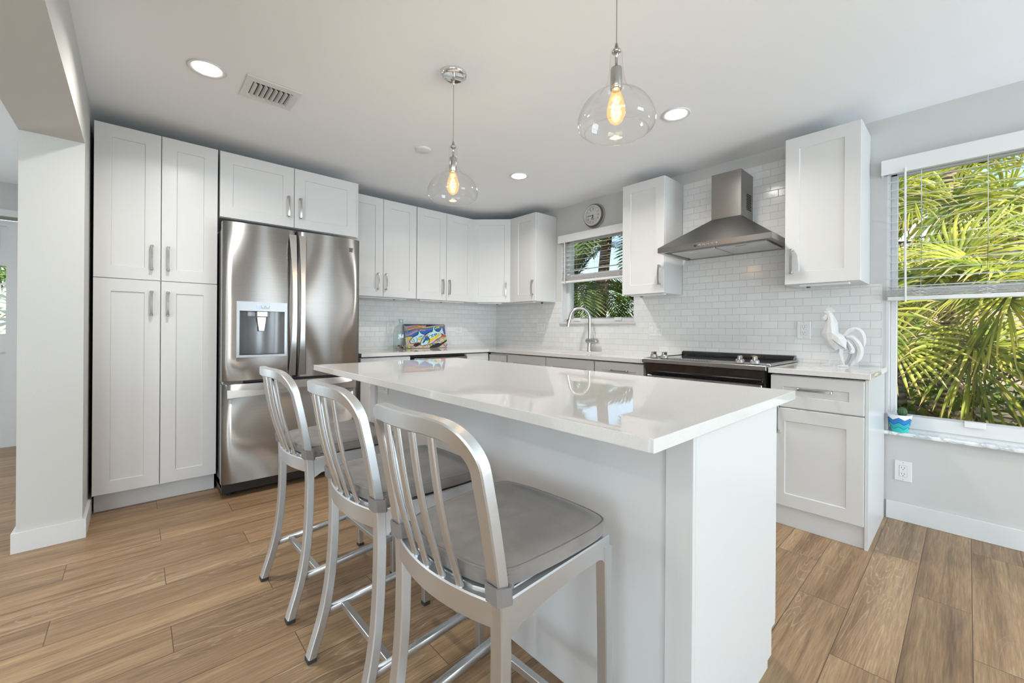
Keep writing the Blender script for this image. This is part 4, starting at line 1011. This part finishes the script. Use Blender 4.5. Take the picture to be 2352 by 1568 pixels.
# ------------------------------------------------------------------ things on the worktops
# white low-poly rooster; profile measured in its own side plane, x forward (to the left in view)
def rooster():
    root = empty('rooster_figurine', (3.545, -.20, CT1), 'white faceted rooster figurine standing on the short worktop by the window', 'figurine')
    def Q(u, v): return ((u - 650) * .000241, (1380 - v) * .000304)
    X0, Y0 = 3.545, -.20
    def add(b, pts3, faces):
        vs = [b.bm.verts.new((X0 + x, Y0 + y, CT1 + z)) for x, y, z in pts3]
        for f in faces: b.face([vs[i] for i in f])
    b = MB().m('rooster_white')
    # sections along the body: (front-edge, back-edge, half width), from head down then to the tail
    secs = [  # (front u,v), (mid u,v), (back u,v), half width
        ((262, 300), (330, 300), (395, 285), .014),
        ((270, 440), (370, 400), (450, 380), .024),
        ((245, 560), (380, 560), (515, 490), .034),
        ((185, 725), (395, 690), (530, 700), .044),
        ((240, 880), (400, 820), (640, 755), .048),
        ((310, 1000), (450, 900), (700, 850), .044),
        ((400, 1110), (560, 1010), (740, 1050), .028)]
    rings = []
    for (a, m_, c, hw) in secs:
        ax, az = Q(*a); mx_, mz = Q(*m_); cx_, cz_ = Q(*c)
        pts = [(ax, 0, az), ((ax + mx_) / 2, -hw * .75, (az + mz) / 2), (mx_, -hw, mz), ((mx_ + cx_) / 2 + .003, -hw * .7, (mz + cz_) / 2), (cx_, 0, cz_), ((mx_ + cx_) / 2 + .003, hw * .7, (mz + cz_) / 2), (mx_, hw, mz), ((ax + mx_) / 2, hw * .75, (az + mz) / 2)]
        rings.append([b.bm.verts.new((X0 + x, Y0 + y, CT1 + z)) for x, y, z in pts])
    for i, (A, B) in enumerate(zip(rings, rings[1:])):
        for j in range(8):
            k = (j + 1) % 8
            if (i + j) % 2: b.face([A[j], A[k], B[k]]); b.face([A[j], B[k], B[j]])
            else: b.face([A[j], A[k], B[j]]); b.face([A[k], B[k], B[j]])
    b.face(rings[0]); b.face(rings[-1][::-1])
    b.build('body', None, root)
    b = MB().m('rooster_white')   # beak and crown of the head
    def V3(u, v, y): x, z = Q(u, v); return (x, y, z)
    add(b, [V3(208, 256, 0), V3(330, 250, -.010), V3(330, 250, .010), V3(400, 285, 0), V3(300, 330, -.012), V3(300, 330, .012), V3(260, 300, 0)], [(0, 1, 2), (1, 3, 2), (0, 4, 1), (0, 2, 5), (1, 4, 3), (2, 3, 5), (0, 6, 4), (0, 5, 6), (4, 6, 5), (4, 5, 3)])
    b.build('beak', None, root)
    b = MB().m('rooster_white')
    pr = [Q(*q) for q in ((275, 235), (262, 200), (285, 205), (283, 182), (312, 196), (322, 176), (345, 192), (372, 172), (385, 195), (425, 190), (415, 222), (445, 222), (440, 245), (460, 262), (430, 285), (395, 285), (340, 255))]
    b.prism([(X0 + x, CT1 + z) for x, z in pr], Y0 - .006, Y0 + .006); b.build('comb', None, root)
    for s_ in (-1, 1):
        b = MB().m('rooster_white'); pr = [Q(*q) for q in ((275, 320), (303, 350), (290, 430), (255, 445), (225, 425), (208, 385))]
        b.prism([(X0 + x, CT1 + z) for x, z in pr], Y0 + s_ * .004, Y0 + s_ * .013); b.build('wattle', None, root)
    # wings
    for s_ in (-1, 1):
        b = MB().m('rooster_white')
        A = [Q(*q) for q in ((395, 700), (640, 770), (700, 850), (685, 1020), (520, 910), (395, 815))]
        vs = [b.bm.verts.new((X0 + x, Y0 + s_ * (.050 if i not in (1, 2, 3) else .036), CT1 + z)) for i, (x, z) in enumerate(A)]
        vi = [b.bm.verts.new((X0 + x, Y0 + s_ * .02, CT1 + z)) for x, z in A]
        cc = b.bm.verts.new((X0 + Q(530, 800)[0], Y0 + s_ * .056, CT1 + Q(530, 800)[1]))
        for i in range(6): b.face([vs[i], vs[(i + 1) % 6], cc]); b.face([vs[i], vi[i], vi[(i + 1) % 6], vs[(i + 1) % 6]])
        b.build('wing', None, root)
    # tail feathers: curved tapering blades
    feathers = [([(650, 760), (740, 660), (870, 625), (970, 690), (1020, 830), (1020, 980)], .030, -.002), ([(680, 790), (800, 800), (910, 900), (965, 1040), (940, 1180), (890, 1280)], .034, -.012), ([(690, 830), (780, 880), (850, 1000), (855, 1150), (810, 1280), (745, 1375)], .034, .006), ([(690, 860), (740, 920), (790, 1010), (800, 1060), (790, 1080), (770, 1050)], .030, -.022), ([(670, 800), (790, 770), (880, 830), (930, 960), (950, 1080), (920, 1160)], .030, .020), ([(690, 850), (745, 960), (780, 1080), (760, 1200), (700, 1300), (640, 1340)], .026, .024)]
    for k, (pp, wd_, yo) in enumerate(feathers):
        P3 = catmull([(X0 + Q(u, v)[0], Y0 + yo * (i / 5 + .2), CT1 + max(Q(u, v)[1], .003)) for i, (u, v) in enumerate(pp)], 3)
        n_ = len(P3); b = MB().m('rooster_white')
        b.sweep(P3, [(.30, 0), (0, .13), (-.30, 0), (0, -.13)], up=(0, 1, 0), scale=[wd_ * 1.5 * (.40 + .60 * math.sin(PI * (.10 + .70 * i / n_))) * math.sqrt(max(.02, 1 - (max(0, i / (n_ - 1) - .72) / .28) ** 2)) for i in range(n_)])
        b.build('tail_feather', None, root)
    # legs and feet
    for (hip, knee, foot, y) in (((600, 1050), (585, 1110), (650, 1330), -.020), ((420, 1080), (400, 1130), (335, 1300), .022)):
        b = MB().m('rooster_white')
        h, k_, f = Q(*hip), Q(*knee), Q(*foot)
        b.sweep([(X0 + h[0], Y0 + y, CT1 + h[1] + .01), (X0 + k_[0], Y0 + y, CT1 + k_[1]), (X0 + f[0], Y0 + y, CT1 + .010)], [(-.006, -.004), (.006, -.004), (.004, .005), (-.004, .005)], up=(0, 1, 0), scale=[1.9, 1.5, .75])
        lg = b.build('leg', None, root)
        b = MB().m('rooster_white'); fx_, fy_ = X0 + f[0], Y0 + y
        for dx_, dy_ in ((-.040, .0), (-.034, -.020), (-.034, .020), (.020, 0)):
            b.sweep([(fx_ + .004, fy_, CT1 + .008), (fx_ + dx_ * .6, fy_ + dy_ * .6, CT1 + .007), (fx_ + dx_, fy_ + dy_, CT1 + .003)], [(-.005, -.004), (.005, -.004), (.003, .005), (-.003, .005)], up=(0, 0, 1), scale=[1, .9, .5])
        b.build('foot', None, lg)
    root.rotation_euler = (0, 0, math.radians(8))
rooster()

# cactus in painted pot on the marble sill
px, py_, pz = 3.778, -.004, .531
r = empty('potted_cactus', (px, py_, pz), 'small round cactus in a blue and white zigzag pot on the marble sill', 'potted plant')
def pot_r(z): return .036 + .020 * (z / .10) ** .9
b = MB(); nseg = 72
bands = [('aqua_paint', 0, .026), ('teal_paint', .026, .052), ('blue_paint', .052, .080), ('pot_white', .080, .100)]
def zig(z, i): return z + (.0075 * (1 - 2 * abs(((i / 6.) % 2) - 1)) if 0 < z < .1 else 0)
for nm, za, zb in bands:
    b.m(nm); A = []; B = []
    for i in range(nseg):
        a = 2 * PI * i / nseg
        for lst, z in ((A, zig(za, i)), (B, zig(zb, i))): lst.append(b.bm.verts.new((px + pot_r(z) * math.cos(a) * 1.0, py_ + pot_r(z) * math.sin(a), pz + z)))
    for i in range(nseg): b.face([A[i], A[(i + 1) % nseg], B[(i + 1) % nseg], B[i]])
    if za == 0: b.face(A[::-1])
b.m('pot_white'); b.lathe([(pot_r(.1), .1), (pot_r(.1) + .001, .103), (pot_r(.1) - .004, .104), (pot_r(.1) - .006, .088), (0, .088)], (px, py_, pz), nseg); b.build('pot', None, r)
b = MB().m('black_line')
for z in (.026, .052, .080):
    b.tube([(px + (pot_r(zig(z, i)) + .0004) * math.cos(2 * PI * i / nseg), py_ + (pot_r(zig(z, i)) + .0004) * math.sin(2 * PI * i / nseg), pz + zig(z, i)) for i in range(0, nseg, 3)], .0009, 4, closed=True)
b.build('zigzag_line', None, r)
b = MB().m('soil'); b.lathe([(.050, .090), (.03, .094), (0, .093)], (px, py_, pz), 24); b.build('soil', None, r)
b = MB().m('cactus_green'); k = 48; rings = []
for j in range(11):
    ph = PI * (j + .3) / 11; rr = .024 * math.sin(ph); z = .093 + .026 - .030 * math.cos(ph)
    rings.append([b.bm.verts.new((px + .012 + rr * (1 - .13 * (i % 4 == 0)) * math.cos(2 * PI * i / k), py_ + rr * (1 - .13 * (i % 4 == 0)) * math.sin(2 * PI * i / k), pz + z)) for i in range(k)])
for A, B in zip(rings, rings[1:]):
    for i in range(k): b.face([A[i], A[(i + 1) % k], B[(i + 1) % k], B[i]], True)
b.face(rings[-1]); ca = b.build('cactus', None, r)
b = MB().m('cactus_spine')
for i in range(0, k, 4):
    for j in range(2, 10):
        ph = PI * (j + .3) / 11; rr = .0245 * math.sin(ph); a = 2 * PI * (i + 2) / k; z = pz + .093 + .026 - .030 * math.cos(ph)
        p = Vector((px + .012 + rr * math.cos(a), py_ + rr * math.sin(a), z))
        for q in (-1, 1): b.box(p.x - .0006, p.x + .0006, p.y - .0006, p.y + .0006, z - .001, z + .0026)
b.build('spines', None, ca)

# glass bottle holding shells
bx, by = .165, -1.405
r = tag(MB().m('bottle_glass').lathe([(0, .002), (.070, .002), (.076, .010), (.076, .150), (.072, .195), (.055, .228), (.030, .246), (.023, .254), (.021, .285), (.026, .303), (.024, .306), (.018, .303), (.0175, .262)], (bx, by, CT1), 48).build('glass_bottle', loc=(bx, by, CT1)), 'pale green glass bottle on the worktop left of the fish painting', 'bottle')
rng = random.Random(3)
for i in range(30):
    a = i * 2.4 + rng.uniform(-.2, .2); rr = .056 * math.sqrt((i % 18 + .5) / 18); s_ = rng.uniform(.013, .018); lvl = 0 if i < 18 else 1
    b = MB().m(rng.choice(['shell_a', 'shell_b', 'shell_c', 'shell_b'])); p = (bx + rr * math.cos(a), by + rr * math.sin(a), CT1 + .006 + lvl * .017)
    n_ = 9; th = rng.uniform(0, 2 * PI); pts = []
    for q in range(n_):
        f = q / (n_ - 1); pts.append((p[0] + s_ * (1.1 * f - .5) * math.cos(th) + s_ * .3 * math.cos(f * 9) * (1 - f), p[1] + s_ * (1.1 * f - .5) * math.sin(th), p[2] + s_ * .7 + s_ * .25 * math.sin(f * 9) * (1 - f)))
    b.tube(pts, s_ * .6, 7, up=(.1, .1, 1), scale=[.5 + .5 * (1 - q / n_) * (1 if q else .5) for q in range(n_)])
    o = b.build('sea_shell', loc=p); tag(o, 'sea shell lying in the bottom of the green glass bottle', 'shell', 'shells in the glass bottle')

# fish painting leaning on the left wall, painted shapes as thin layers of paint
AW, AH = .505, .262
r = empty('fish_painting', (.10, -1.062, CT1), 'colourful unframed painting of two fish leaning on the backsplash', 'painting')
FA = Fr((0, 0, 0), (0, 1, 0), (1, 0, 0))
def paint():
    cols = {'pt_blue': (.01, .10, .42), 'pt_yellow': (.72, .50, .02), 'pt_aqua': (.42, .72, .74), 'pt_violet': (.22, .12, .36), 'pt_green': (.03, .16, .10), 'pt_orange': (.62, .24, .03), 'pt_red': (.50, .08, .02), 'pt_sand': (.62, .48, .38), 'pt_cream': (.75, .70, .50), 'pt_lime': (.50, .56, .04), 'pt_white': (.75, .80, .85), 'pt_mauve': (.36, .26, .26), 'pt_olive': (.30, .22, .05), 'pt_black': (.01, .01, .012), 'pt_sky': (.10, .34, .62)}
    for n_, c in cols.items(): mat(n_, c, .45)
    b = MB().m('pt_black')
    b.box(0, AW, -.012, 0, 0, AH)
    lay = [0]
    def poly(nm, pts, smooth=True):       # pts in picture units 0..100 x 0..57 (y down)
        lay[0] += 1; n0 = .0001 * lay[0]
        P = catmull([(x, y, 0) for x, y in pts], 4, True) if smooth else [(x, y, 0) for x, y in pts]
        b.m(nm); vs = [b.bm.verts.new((min(AW, max(0, p[0] / 100 * AW)), n0, min(AH, max(0, AH * (1 - p[1] / 57))))) for p in P]
        f = b.face(vs)
        if f: bmesh.ops.triangulate(b.bm, faces=[f])
    def line(nm, pts, w_):
        lay[0] += 1; n0 = .0001 * lay[0]; P = catmull([(x, y, 0) for x, y in pts], 5); b.m(nm); k = len(P)
        L_, R__ = [], []
        for i, p in enumerate(P):
            t = (Vector(P[min(i + 1, k - 1)]) - Vector(P[max(i - 1, 0)])).normalized(); nv = Vector((-t.y, t.x, 0)) * w_ / 2 * (.45 + .55 * math.sin(PI * (.1 + .8 * i / k)))
            for lst, q in ((L_, Vector(p) + nv), (R__, Vector(p) - nv)): lst.append(b.bm.verts.new((min(AW, max(0, q.x / 100 * AW)), n0, min(AH, max(0, AH * (1 - q.y / 57))))))
        for i in range(k - 1): b.face([L_[i], L_[i + 1], R__[i + 1], R__[i]])
    poly('pt_blue', [(0, 2.5), (100, 2.5), (100, 34), (0, 34)], False)
    poly('pt_sand', [(0, 34), (12, 33), (30, 40), (60, 50), (80, 30), (100, 24), (100, 57), (0, 57)], False)
    poly('pt_yellow', [(0, 32), (14, 30), (22, 34), (12, 37), (0, 37)])
    poly('pt_black', [(0, 0), (100, 0), (100, 4), (80, 6), (60, 5), (40, 3), (20, 2), (0, 4)], False)
    for nm, y, w_ in (('pt_orange', 3, 3), ('pt_violet', 6, 4.5), ('pt_olive', 8, 3), ('pt_green', 11, 5), ('pt_orange', 10, 2.2), ('pt_violet', 19, 6), ('pt_mauve', 22, 3)):
        line(nm, [(0, y + 5), (12, y + 3), (24, y + 2 - y * .25), (38, y - y * .4 + 2), (50, y - y * .45 + 3)], w_)
    for nm, y, w_ in (('pt_violet', 10, 4), ('pt_olive', 7, 2.5), ('pt_green', 8.5, 3), ('pt_cream', 5.5, 1.6), ('pt_violet', 4.5, 2)):
        line(nm, [(38, y + 1), (52, y + 2), (66, y), (80, y - 2), (98, y - 3)], w_)
    line('pt_orange', [(32, 4.5), (42, 6), (50, 4), (52, 2)], 3); line('pt_sky', [(42, 3), (48, 3.5)], 2); line('pt_lime', [(74, 10), (80, 8), (86, 6)], 3)
    # seabed swirls
    rg = random.Random(5); names = ['pt_violet', 'pt_cream', 'pt_mauve', 'pt_aqua', 'pt_lime', 'pt_sand', 'pt_orange', 'pt_cream', 'pt_mauve']
    for i in range(60):
        x = rg.uniform(2, 96); y = rg.uniform(40 if x < 60 else 32, 55); L_ = rg.uniform(5, 13); s_ = rg.choice((-1, 1))
        line(rg.choice(names), [(x, y), (x + L_ * .35, y + 3 * s_), (x + L_ * .7, y - 2.5 * s_), (x + L_, y + s_)], rg.uniform(1, 3))
    poly('pt_lime', [(1, 50), (6, 53), (10, 57), (2, 57)], False)
    poly('pt_black', [(16, 50), (24, 45), (34, 46), (30, 50), (22, 54)]); poly('pt_black', [(54, 57), (64, 50), (76, 46), (84, 47), (96, 40), (100, 39), (98, 43), (88, 49), (78, 55), (66, 57)])
    # small fish behind
    poly('pt_red', [(8, 41), (14, 33), (26, 27), (34, 22), (33, 30), (60, 30), (50, 40), (34, 44), (20, 46), (11, 46)])
    poly('pt_aqua', [(10, 41), (15, 34), (26, 28), (31, 25), (33, 15), (38, 23), (48, 26), (60, 27), (52, 36), (36, 42), (20, 44), (12, 45)])
    line('pt_black', [(10, 39), (18, 31), (28, 26), (31, 22), (33, 14), (37, 22), (47, 26), (58, 27)], 1.2)
    poly('pt_yellow', [(26, 36), (36, 33), (44, 32), (42, 38), (34, 40)]); line('pt_sky', [(32, 29), (44, 28), (54, 28)], 1.6); line('pt_blue', [(30, 32), (40, 29)], 1.4); line('pt_sky', [(24, 32), (27, 38), (24, 43)], 2)
    line('pt_black', [(13, 38), (16, 42)], 1.2); line('pt_black', [(16, 35), (19, 39), (18, 43)], 1.2); line('pt_white', [(14, 36), (17, 41)], .8)
    # big fish
    poly('pt_red', [(33, 48), (38, 36), (50, 24), (62, 19), (68, 19), (86, 18), (88, 24), (100, 30), (90, 31), (84, 34), (72, 40), (66, 46), (66, 51), (56, 48), (40, 52)])
    poly('pt_aqua', [(34, 47), (39, 36), (50, 25), (60, 20), (66, 18), (70, 7), (73, 7), (75, 16), (82, 17), (86, 16), (92, 8), (92, 16), (97, 27), (88, 22), (86, 30), (74, 36), (66, 42), (56, 47), (42, 50), (36, 51)])
    line('pt_black', [(33, 47), (38, 36), (48, 26), (58, 20), (65, 18)], 1.6); line('pt_black', [(73, 7), (72, 12), (76, 17), (84, 18)], 2); line('pt_red', [(92, 8), (93, 14), (95, 24), (100, 30)], 1.6)
    poly('pt_yellow', [(53, 38), (64, 33), (76, 27), (84, 25), (80, 31), (68, 38), (58, 44), (52, 46)]); poly('pt_orange', [(45, 30), (54, 25), (58, 24), (50, 30), (42, 35)])
    line('pt_blue', [(56, 29), (66, 26), (76, 22)], 2.4); line('pt_green', [(60, 32), (70, 28), (78, 23)], 1.8); line('pt_white', [(58, 26), (68, 23), (80, 20)], 1.6); line('pt_white', [(58, 26), (61, 36)], 1.3); line('pt_white', [(67, 24), (69, 35)], 1.3); line('pt_orange', [(82, 20), (80, 28)], 1.2); line('pt_orange', [(86, 18), (84, 26)], 1.2)
    poly('pt_blue', [(38, 42), (43, 33), (52, 29), (56, 36), (50, 40), (44, 40), (40, 46)]); line('pt_black', [(52, 30), (56, 36), (54, 44), (50, 47)], 1.5); poly('pt_green', [(48, 38), (52, 36), (51, 41)]); line('pt_black', [(38, 46), (42, 43), (46, 38), (48, 34)], 1.6)
    line('pt_white', [(37, 43), (41, 39), (45, 32)], 1.0); poly('pt_sky', [(62, 47), (66, 43), (67, 51)]); poly('pt_sky', [(77, 37), (80, 35), (82, 42)])
    o = b.build('canvas', None, r, loc=(0, 0, 0), fixn=False)
    return o
cv = paint()
# lean: bottom edge forward, top against the wall; rotate u->y, n->x
cv.matrix_local = Matrix(((0, 1, 0, 0), (1, 0, 0, 0), (0, 0, 1, 0), (0, 0, 0, 1)))
lean = math.atan2(.065, AH)
cv.matrix_local = Matrix.Translation((0.012, -AW / 2, .0035)) @ Matrix.Rotation(-lean, 4, 'Y') @ Matrix(((0, 1, 0, 0), (1, 0, 0, 0), (0, 0, 1, 0), (0, 0, 0, 1)))

# ------------------------------------------------------------------ outdoors
b = MB(); b.box(-14, 16, .2, 26, -.32, -.02); tag(b.build('garden_ground', 'ground_mulch'), 'dark mulch ground of the garden outside', 'ground'); bpy.data.objects['garden_ground']['kind'] = 'structure'
b = MB(); b.box(-14, -2.1, -10, .2, -.32, -.02); o = b.build('garden_path', 'ground_mulch'); o['kind'] = 'structure'

def blade(b, origin, d, side, L, w_, droop, uvl, rv, segs=6, fold=.25, split=0.):
    """one strip leaf: V section, bending down towards the tip"""
    p = Vector(origin); d = Vector(d).normalized(); side = Vector(side).normalized(); rows = []; up = Vector((0, 0, 1))
    for i in range(segs + 1):
        t = i / segs; ww = w_ * (math.sin(PI * min(1., .12 + .62 * t)) if t < .8 else math.sin(PI * .616) * (1 - (t - .8) / .2) + .02)
        nrm = side.cross(d).normalized()
        rows.append(((p - side * ww / 2 + nrm * ww * fold), p.copy(), (p + side * ww / 2 + nrm * ww * fold), t))
        p = p + d * (L / segs)
        d = (d + Vector((0, 0, -1)) * droop * (t ** 1.5) * (2.2 / segs)).normalized(); side = (side - d * side.dot(d)).normalized()
    vs = [[b.bm.verts.new(x) for x in r_[:3]] for r_ in rows]
    for i in range(segs):
        for j in range(2):
            f = b.face([vs[i][j], vs[i][j + 1], vs[i + 1][j + 1], vs[i + 1][j]], True)
            if f:
                for lp, (ii) in zip(f.loops, (i, i, i + 1, i + 1)): lp[uvl].uv = (rv, rows[ii][3])
def fan_leaf(seed, matname, R=.75, n=34, droop=.9):
    rg = random.Random(seed); b = MB().m(matname); uvl = b.bm.loops.layers.uv.new('UVMap')
    # petiole from origin along +x, hub at x=pl
    pl = 0.55 * R + .25; hub = Vector((pl, 0, -.03))
    pts = [(0, 0, 0), (pl * .5, 0, .03), (pl, 0, -.03)]
    b.tube(pts, .011, 6)
    for k in range(n):
        a = math.radians(-150 + 300 * k / (n - 1)) + rg.uniform(-.03, .03)
        d = Vector((math.cos(a), math.sin(a), .25 + .15 * math.cos(a) + rg.uniform(-.06, .06)))
        side = Vector((-math.sin(a), math.cos(a), 0))
        blade(b, hub, d, side, R * (1 - .22 * abs(a) / 2.6) * rg.uniform(.85, 1.12), .026 * R / .75, droop * rg.uniform(.6, 1.5), uvl, rg.random(), 7)
    return b
def hanging_leaf(seed, matname, R=.9, n=40, tilt=65):
    rg = random.Random(seed); b = MB().m(matname); uvl = b.bm.loops.layers.uv.new('UVMap')
    pl = .75; hub = Vector((pl, 0, -.10)); b.tube([(0, 0, 0), (pl * .5, 0, .06), (pl, 0, -.10)], .011, 6)
    t = math.radians(tilt); e1 = Vector((math.cos(t), 0, -math.sin(t))); e2 = Vector((0, 1, 0)); nn = Vector((math.sin(t), 0, math.cos(t)))
    for k in range(n):
        a = math.radians(-155 + 310 * k / (n - 1)) + rg.uniform(-.04, .04)
        d = e1 * math.cos(a) + e2 * math.sin(a) + nn * rg.uniform(.0, .25); side = -e1 * math.sin(a) + e2 * math.cos(a)
        blade(b, hub, d, side, R * (1 - .25 * abs(a) / 2.7) * rg.uniform(.85, 1.15),   .028, 1.6 * rg.uniform(.5, 1.6), uvl, rg.random(), 7)
    return b
def feather_leaf(seed, matname, L=1.7, n=30, droop=.7, lw=.03, ll=.5):
    rg = random.Random(seed); b = MB().m(matname); uvl = b.bm.loops.layers.uv.new('UVMap')
    pts = []; p = Vector((0, 0, 0)); d = Vector((1, 0, .55)).normalized()
    for i in range(n + 1):
        pts.append(p.copy()); p = p + d * (L / n); d = (d + Vector((0, 0, -1)) * droop * 2.0 / n * (i / n + .25)).normalized()
    b.tube([tuple(q) for q in pts[::3]], .010, 5, scale=[1 - .8 * i / len(pts[::3]) for i in range(len(pts[::3]))])
    for i in range(3, n):
        t = i / n; dd = (pts[i + 1] - pts[i]).normalized()
        for s_ in (-1, 1):
            side = Vector((0, s_, 0)); v_ = (dd * (.55 + .6 * t) + side + Vector((0, 0, .25))).normalized()
            blade(b, pts[i], v_, dd, ll * math.sin(PI * (.15 + .8 * t)) * rg.uniform(.85, 1.1), lw, .8 * rg.uniform(.7, 1.4), uvl, rg.random(), 4)
    return b
def mesh_of(b):
    me = bpy.data.meshes.new('frond'); b.bm.to_mesh(me); b.bm.free()
    for nm in b.mats: me.materials.append(MATS[nm])
    return me
FAN = [mesh_of(fan_leaf(s_, 'fan_leaf', R, n_, dr)) for s_, R, n_, dr in ((1, .85, 52, 2.2), (2, .95, 56, 3.2), (3, .75, 50, 1.6))]
HANG = [mesh_of(hanging_leaf(s_, 'fan_leaf', R, n_, tl)) for s_, R, n_, tl in ((31, .80, 44, 65), (32, .9, 48, 82), (33, .7, 40, 50))]
FEA = [mesh_of(feather_leaf(s_, 'dark_leaf', L_, 30, dr)) for s_, L_, dr in ((11, 1.9, .8), (12, 1.6, 1.1))]
def palm(name, label, x, y, h, fronds, meshes, seed, rad=.09, lean_=(0, 0), elev=(-.9, 1.0), scale=(.85, 1.15)):
    rg = random.Random(seed); z0 = -.05
    root = empty(name, (x, y, z0), label, 'palm', 'palms outside the windows')
    top = Vector((lean_[0], lean_[1], h))
    pts = [(x + lean_[0] * t * t, y + lean_[1] * t * t, z0 + h * t) for t in [i / 8 for i in range(9)]]
    b = MB().m('palm_trunk'); b.tube(pts, rad, 14, up=(1, 0, 0), scale=[1.25 - .3 * i / 8 for i in range(9)]); b.build('trunk', None, root)
    for k in range(fronds):
        o = bpy.data.objects.new('frond', rg.choice(meshes)); COL.objects.link(o); o.parent = root
        az = 2 * PI * (k * .618 + rg.uniform(-.05, .05)); el = elev[0] + (elev[1] - elev[0]) * ((k * .377 + rg.uniform(0, .1)) % 1)
        o.location = top + Vector((0, 0, rg.uniform(-.15, .02)))
        s_ = rg.uniform(*scale); o.scale = (s_, s_, s_)
        o.rotation_euler = (rg.uniform(-.3, .3), -el, az)
    return root
# fan palms seen through the large window
palm('fan_palm', 'bright yellow green fan palm close outside the large window, left part', 3.50, 2.75, 1.40, 15, HANG + FAN[:1], 1, .10, elev=(-.45, .9))
palm('fan_palm', 'bright yellow green fan palm outside the large window, right part', 4.80, 2.7, 1.65, 15, HANG + FAN[:1], 2, .10, elev=(-.45, .9))
palm('fan_palm', 'tall fan palm behind the two near ones, filling the upper window', 3.9, 4.6, 3.3, 17, HANG + FAN[1:], 3, .11, elev=(-.9, .7))
palm('fan_palm', 'low fan palm at the back under the tall one', 3.0, 5.2, 1.2, 12, FAN, 4, .09)
palm('feather_palm', 'dark feathery palm at the back of the large window view', 3.2, 6.2, 2.7, 16, FEA, 5, .09)
palm('feather_palm', 'dark feathery palm behind the large window at the right', 5.6, 4.6, 2.0, 16, FEA, 6, .09)
# palms seen through the sink window
palm('feather_palm', 'dark palm with brown ringed leaning trunk outside the sink window', -.10, 2.3, 3.1, 20, FEA, 7, .085, (.22, 0))
palm('feather_palm', 'dark palm with grey trunk left of the ringed one outside the sink window', -.85, 2.6, 2.2, 22, FEA, 8, .06)
palm('feather_palm', 'low dark palm filling the bottom left of the sink window', -1.2, 1.7, 1.1, 18, FEA, 9, .05, elev=(-.2, 1.2))
palm('feather_palm', 'low dark palm far behind the ringed trunk', .5, 3.6, 1.3, 20, FEA, 10, .06, elev=(-.3, 1.2))
palm('feather_palm', 'palm far behind the sink window seen against the sky', -2.6, 4.2, 2.5, 20, FEA, 13, .08)
palm('feather_palm', 'tall palm with slim grey trunk right behind the ringed one', .75, 3.0, 2.9, 18, FEA, 14, .05)
def bush(name, label, cx_, cy_, cz_, rx_, ry_, rz_, n, seed, matn='bush_leaf', lw=.05, cat='shrub'):
    rg = random.Random(seed); b = MB().m(matn); uvl = b.bm.loops.layers.uv.new('UVMap')
    for i in range(n):
        th = rg.uniform(0, 2 * PI); u_ = rg.uniform(-1, 1); q = (1 - u_ * u_) ** .5; rr = rg.uniform(.55, 1.0) ** .5
        p = Vector((cx_ + rx_ * q * math.cos(th) * rr, cy_ + ry_ * q * math.sin(th) * rr, cz_ + rz_ * u_ * rr))
        d = Vector((rg.uniform(-1, 1), rg.uniform(-1, 1), rg.uniform(-.6, .9))).normalized(); sd = d.cross(Vector((rg.uniform(-1, 1), rg.uniform(-1, 1), 1))).normalized()
        blade(b, p, d, sd, rg.uniform(.10, .22), lw, .5, uvl, rg.random() * .7, 2)
    for k in range(7): b.m('palm_trunk'); a = k * .9; b.tube([(cx_, cy_, -.02), (cx_ + rx_ * .4 * math.cos(a), cy_ + ry_ * .4 * math.sin(a), cz_)], .015, 5)
    return tag(b.build(name, fixn=False), label, cat)
bush('garden_shrub', 'dense dark green shrub at the foot of the fan palms', 4.2, 3.0, .35, 1.5, .5, .65, 1600, 21)
bush('garden_shrub', 'large green hedge behind the palms of the sink window', -1.6, 5.6, 1.1, 3.4, .8, 1.25, 4200, 22)
bush('garden_shrub', 'green hedge far behind the fan palms, before the neighbouring house', 4.0, 6.6, .7, 2.5, .6, 1.0, 2200, 23)
bush('garden_shrub', 'bright green shrub outside the glass of the entry door', -3.6, -4.6, 1.1, .7, 1.3, 1.2, 3000, 24, cat='shrub')
bush('garden_shrub', 'small light green tree seen high in the sink window', .2, 5.0, 2.6, .9, .8, .8, 1500, 25)
# neighbouring house
r = empty('neighbour_house', (3.5, 11, 0), 'beige neighbouring house glimpsed behind the palms of the large window', 'house')
b = MB(); b.box(-1, 9, 10.5, 13, -.1, 3.1); b.build('wall', 'house_wall', r)
b = MB().m('house_roof'); b.prism([(10.0, 3.1), (13.5, 3.1), (11.75, 4.1)], -1.4, 9.4, 'nz'); b.build('roof', None, r)
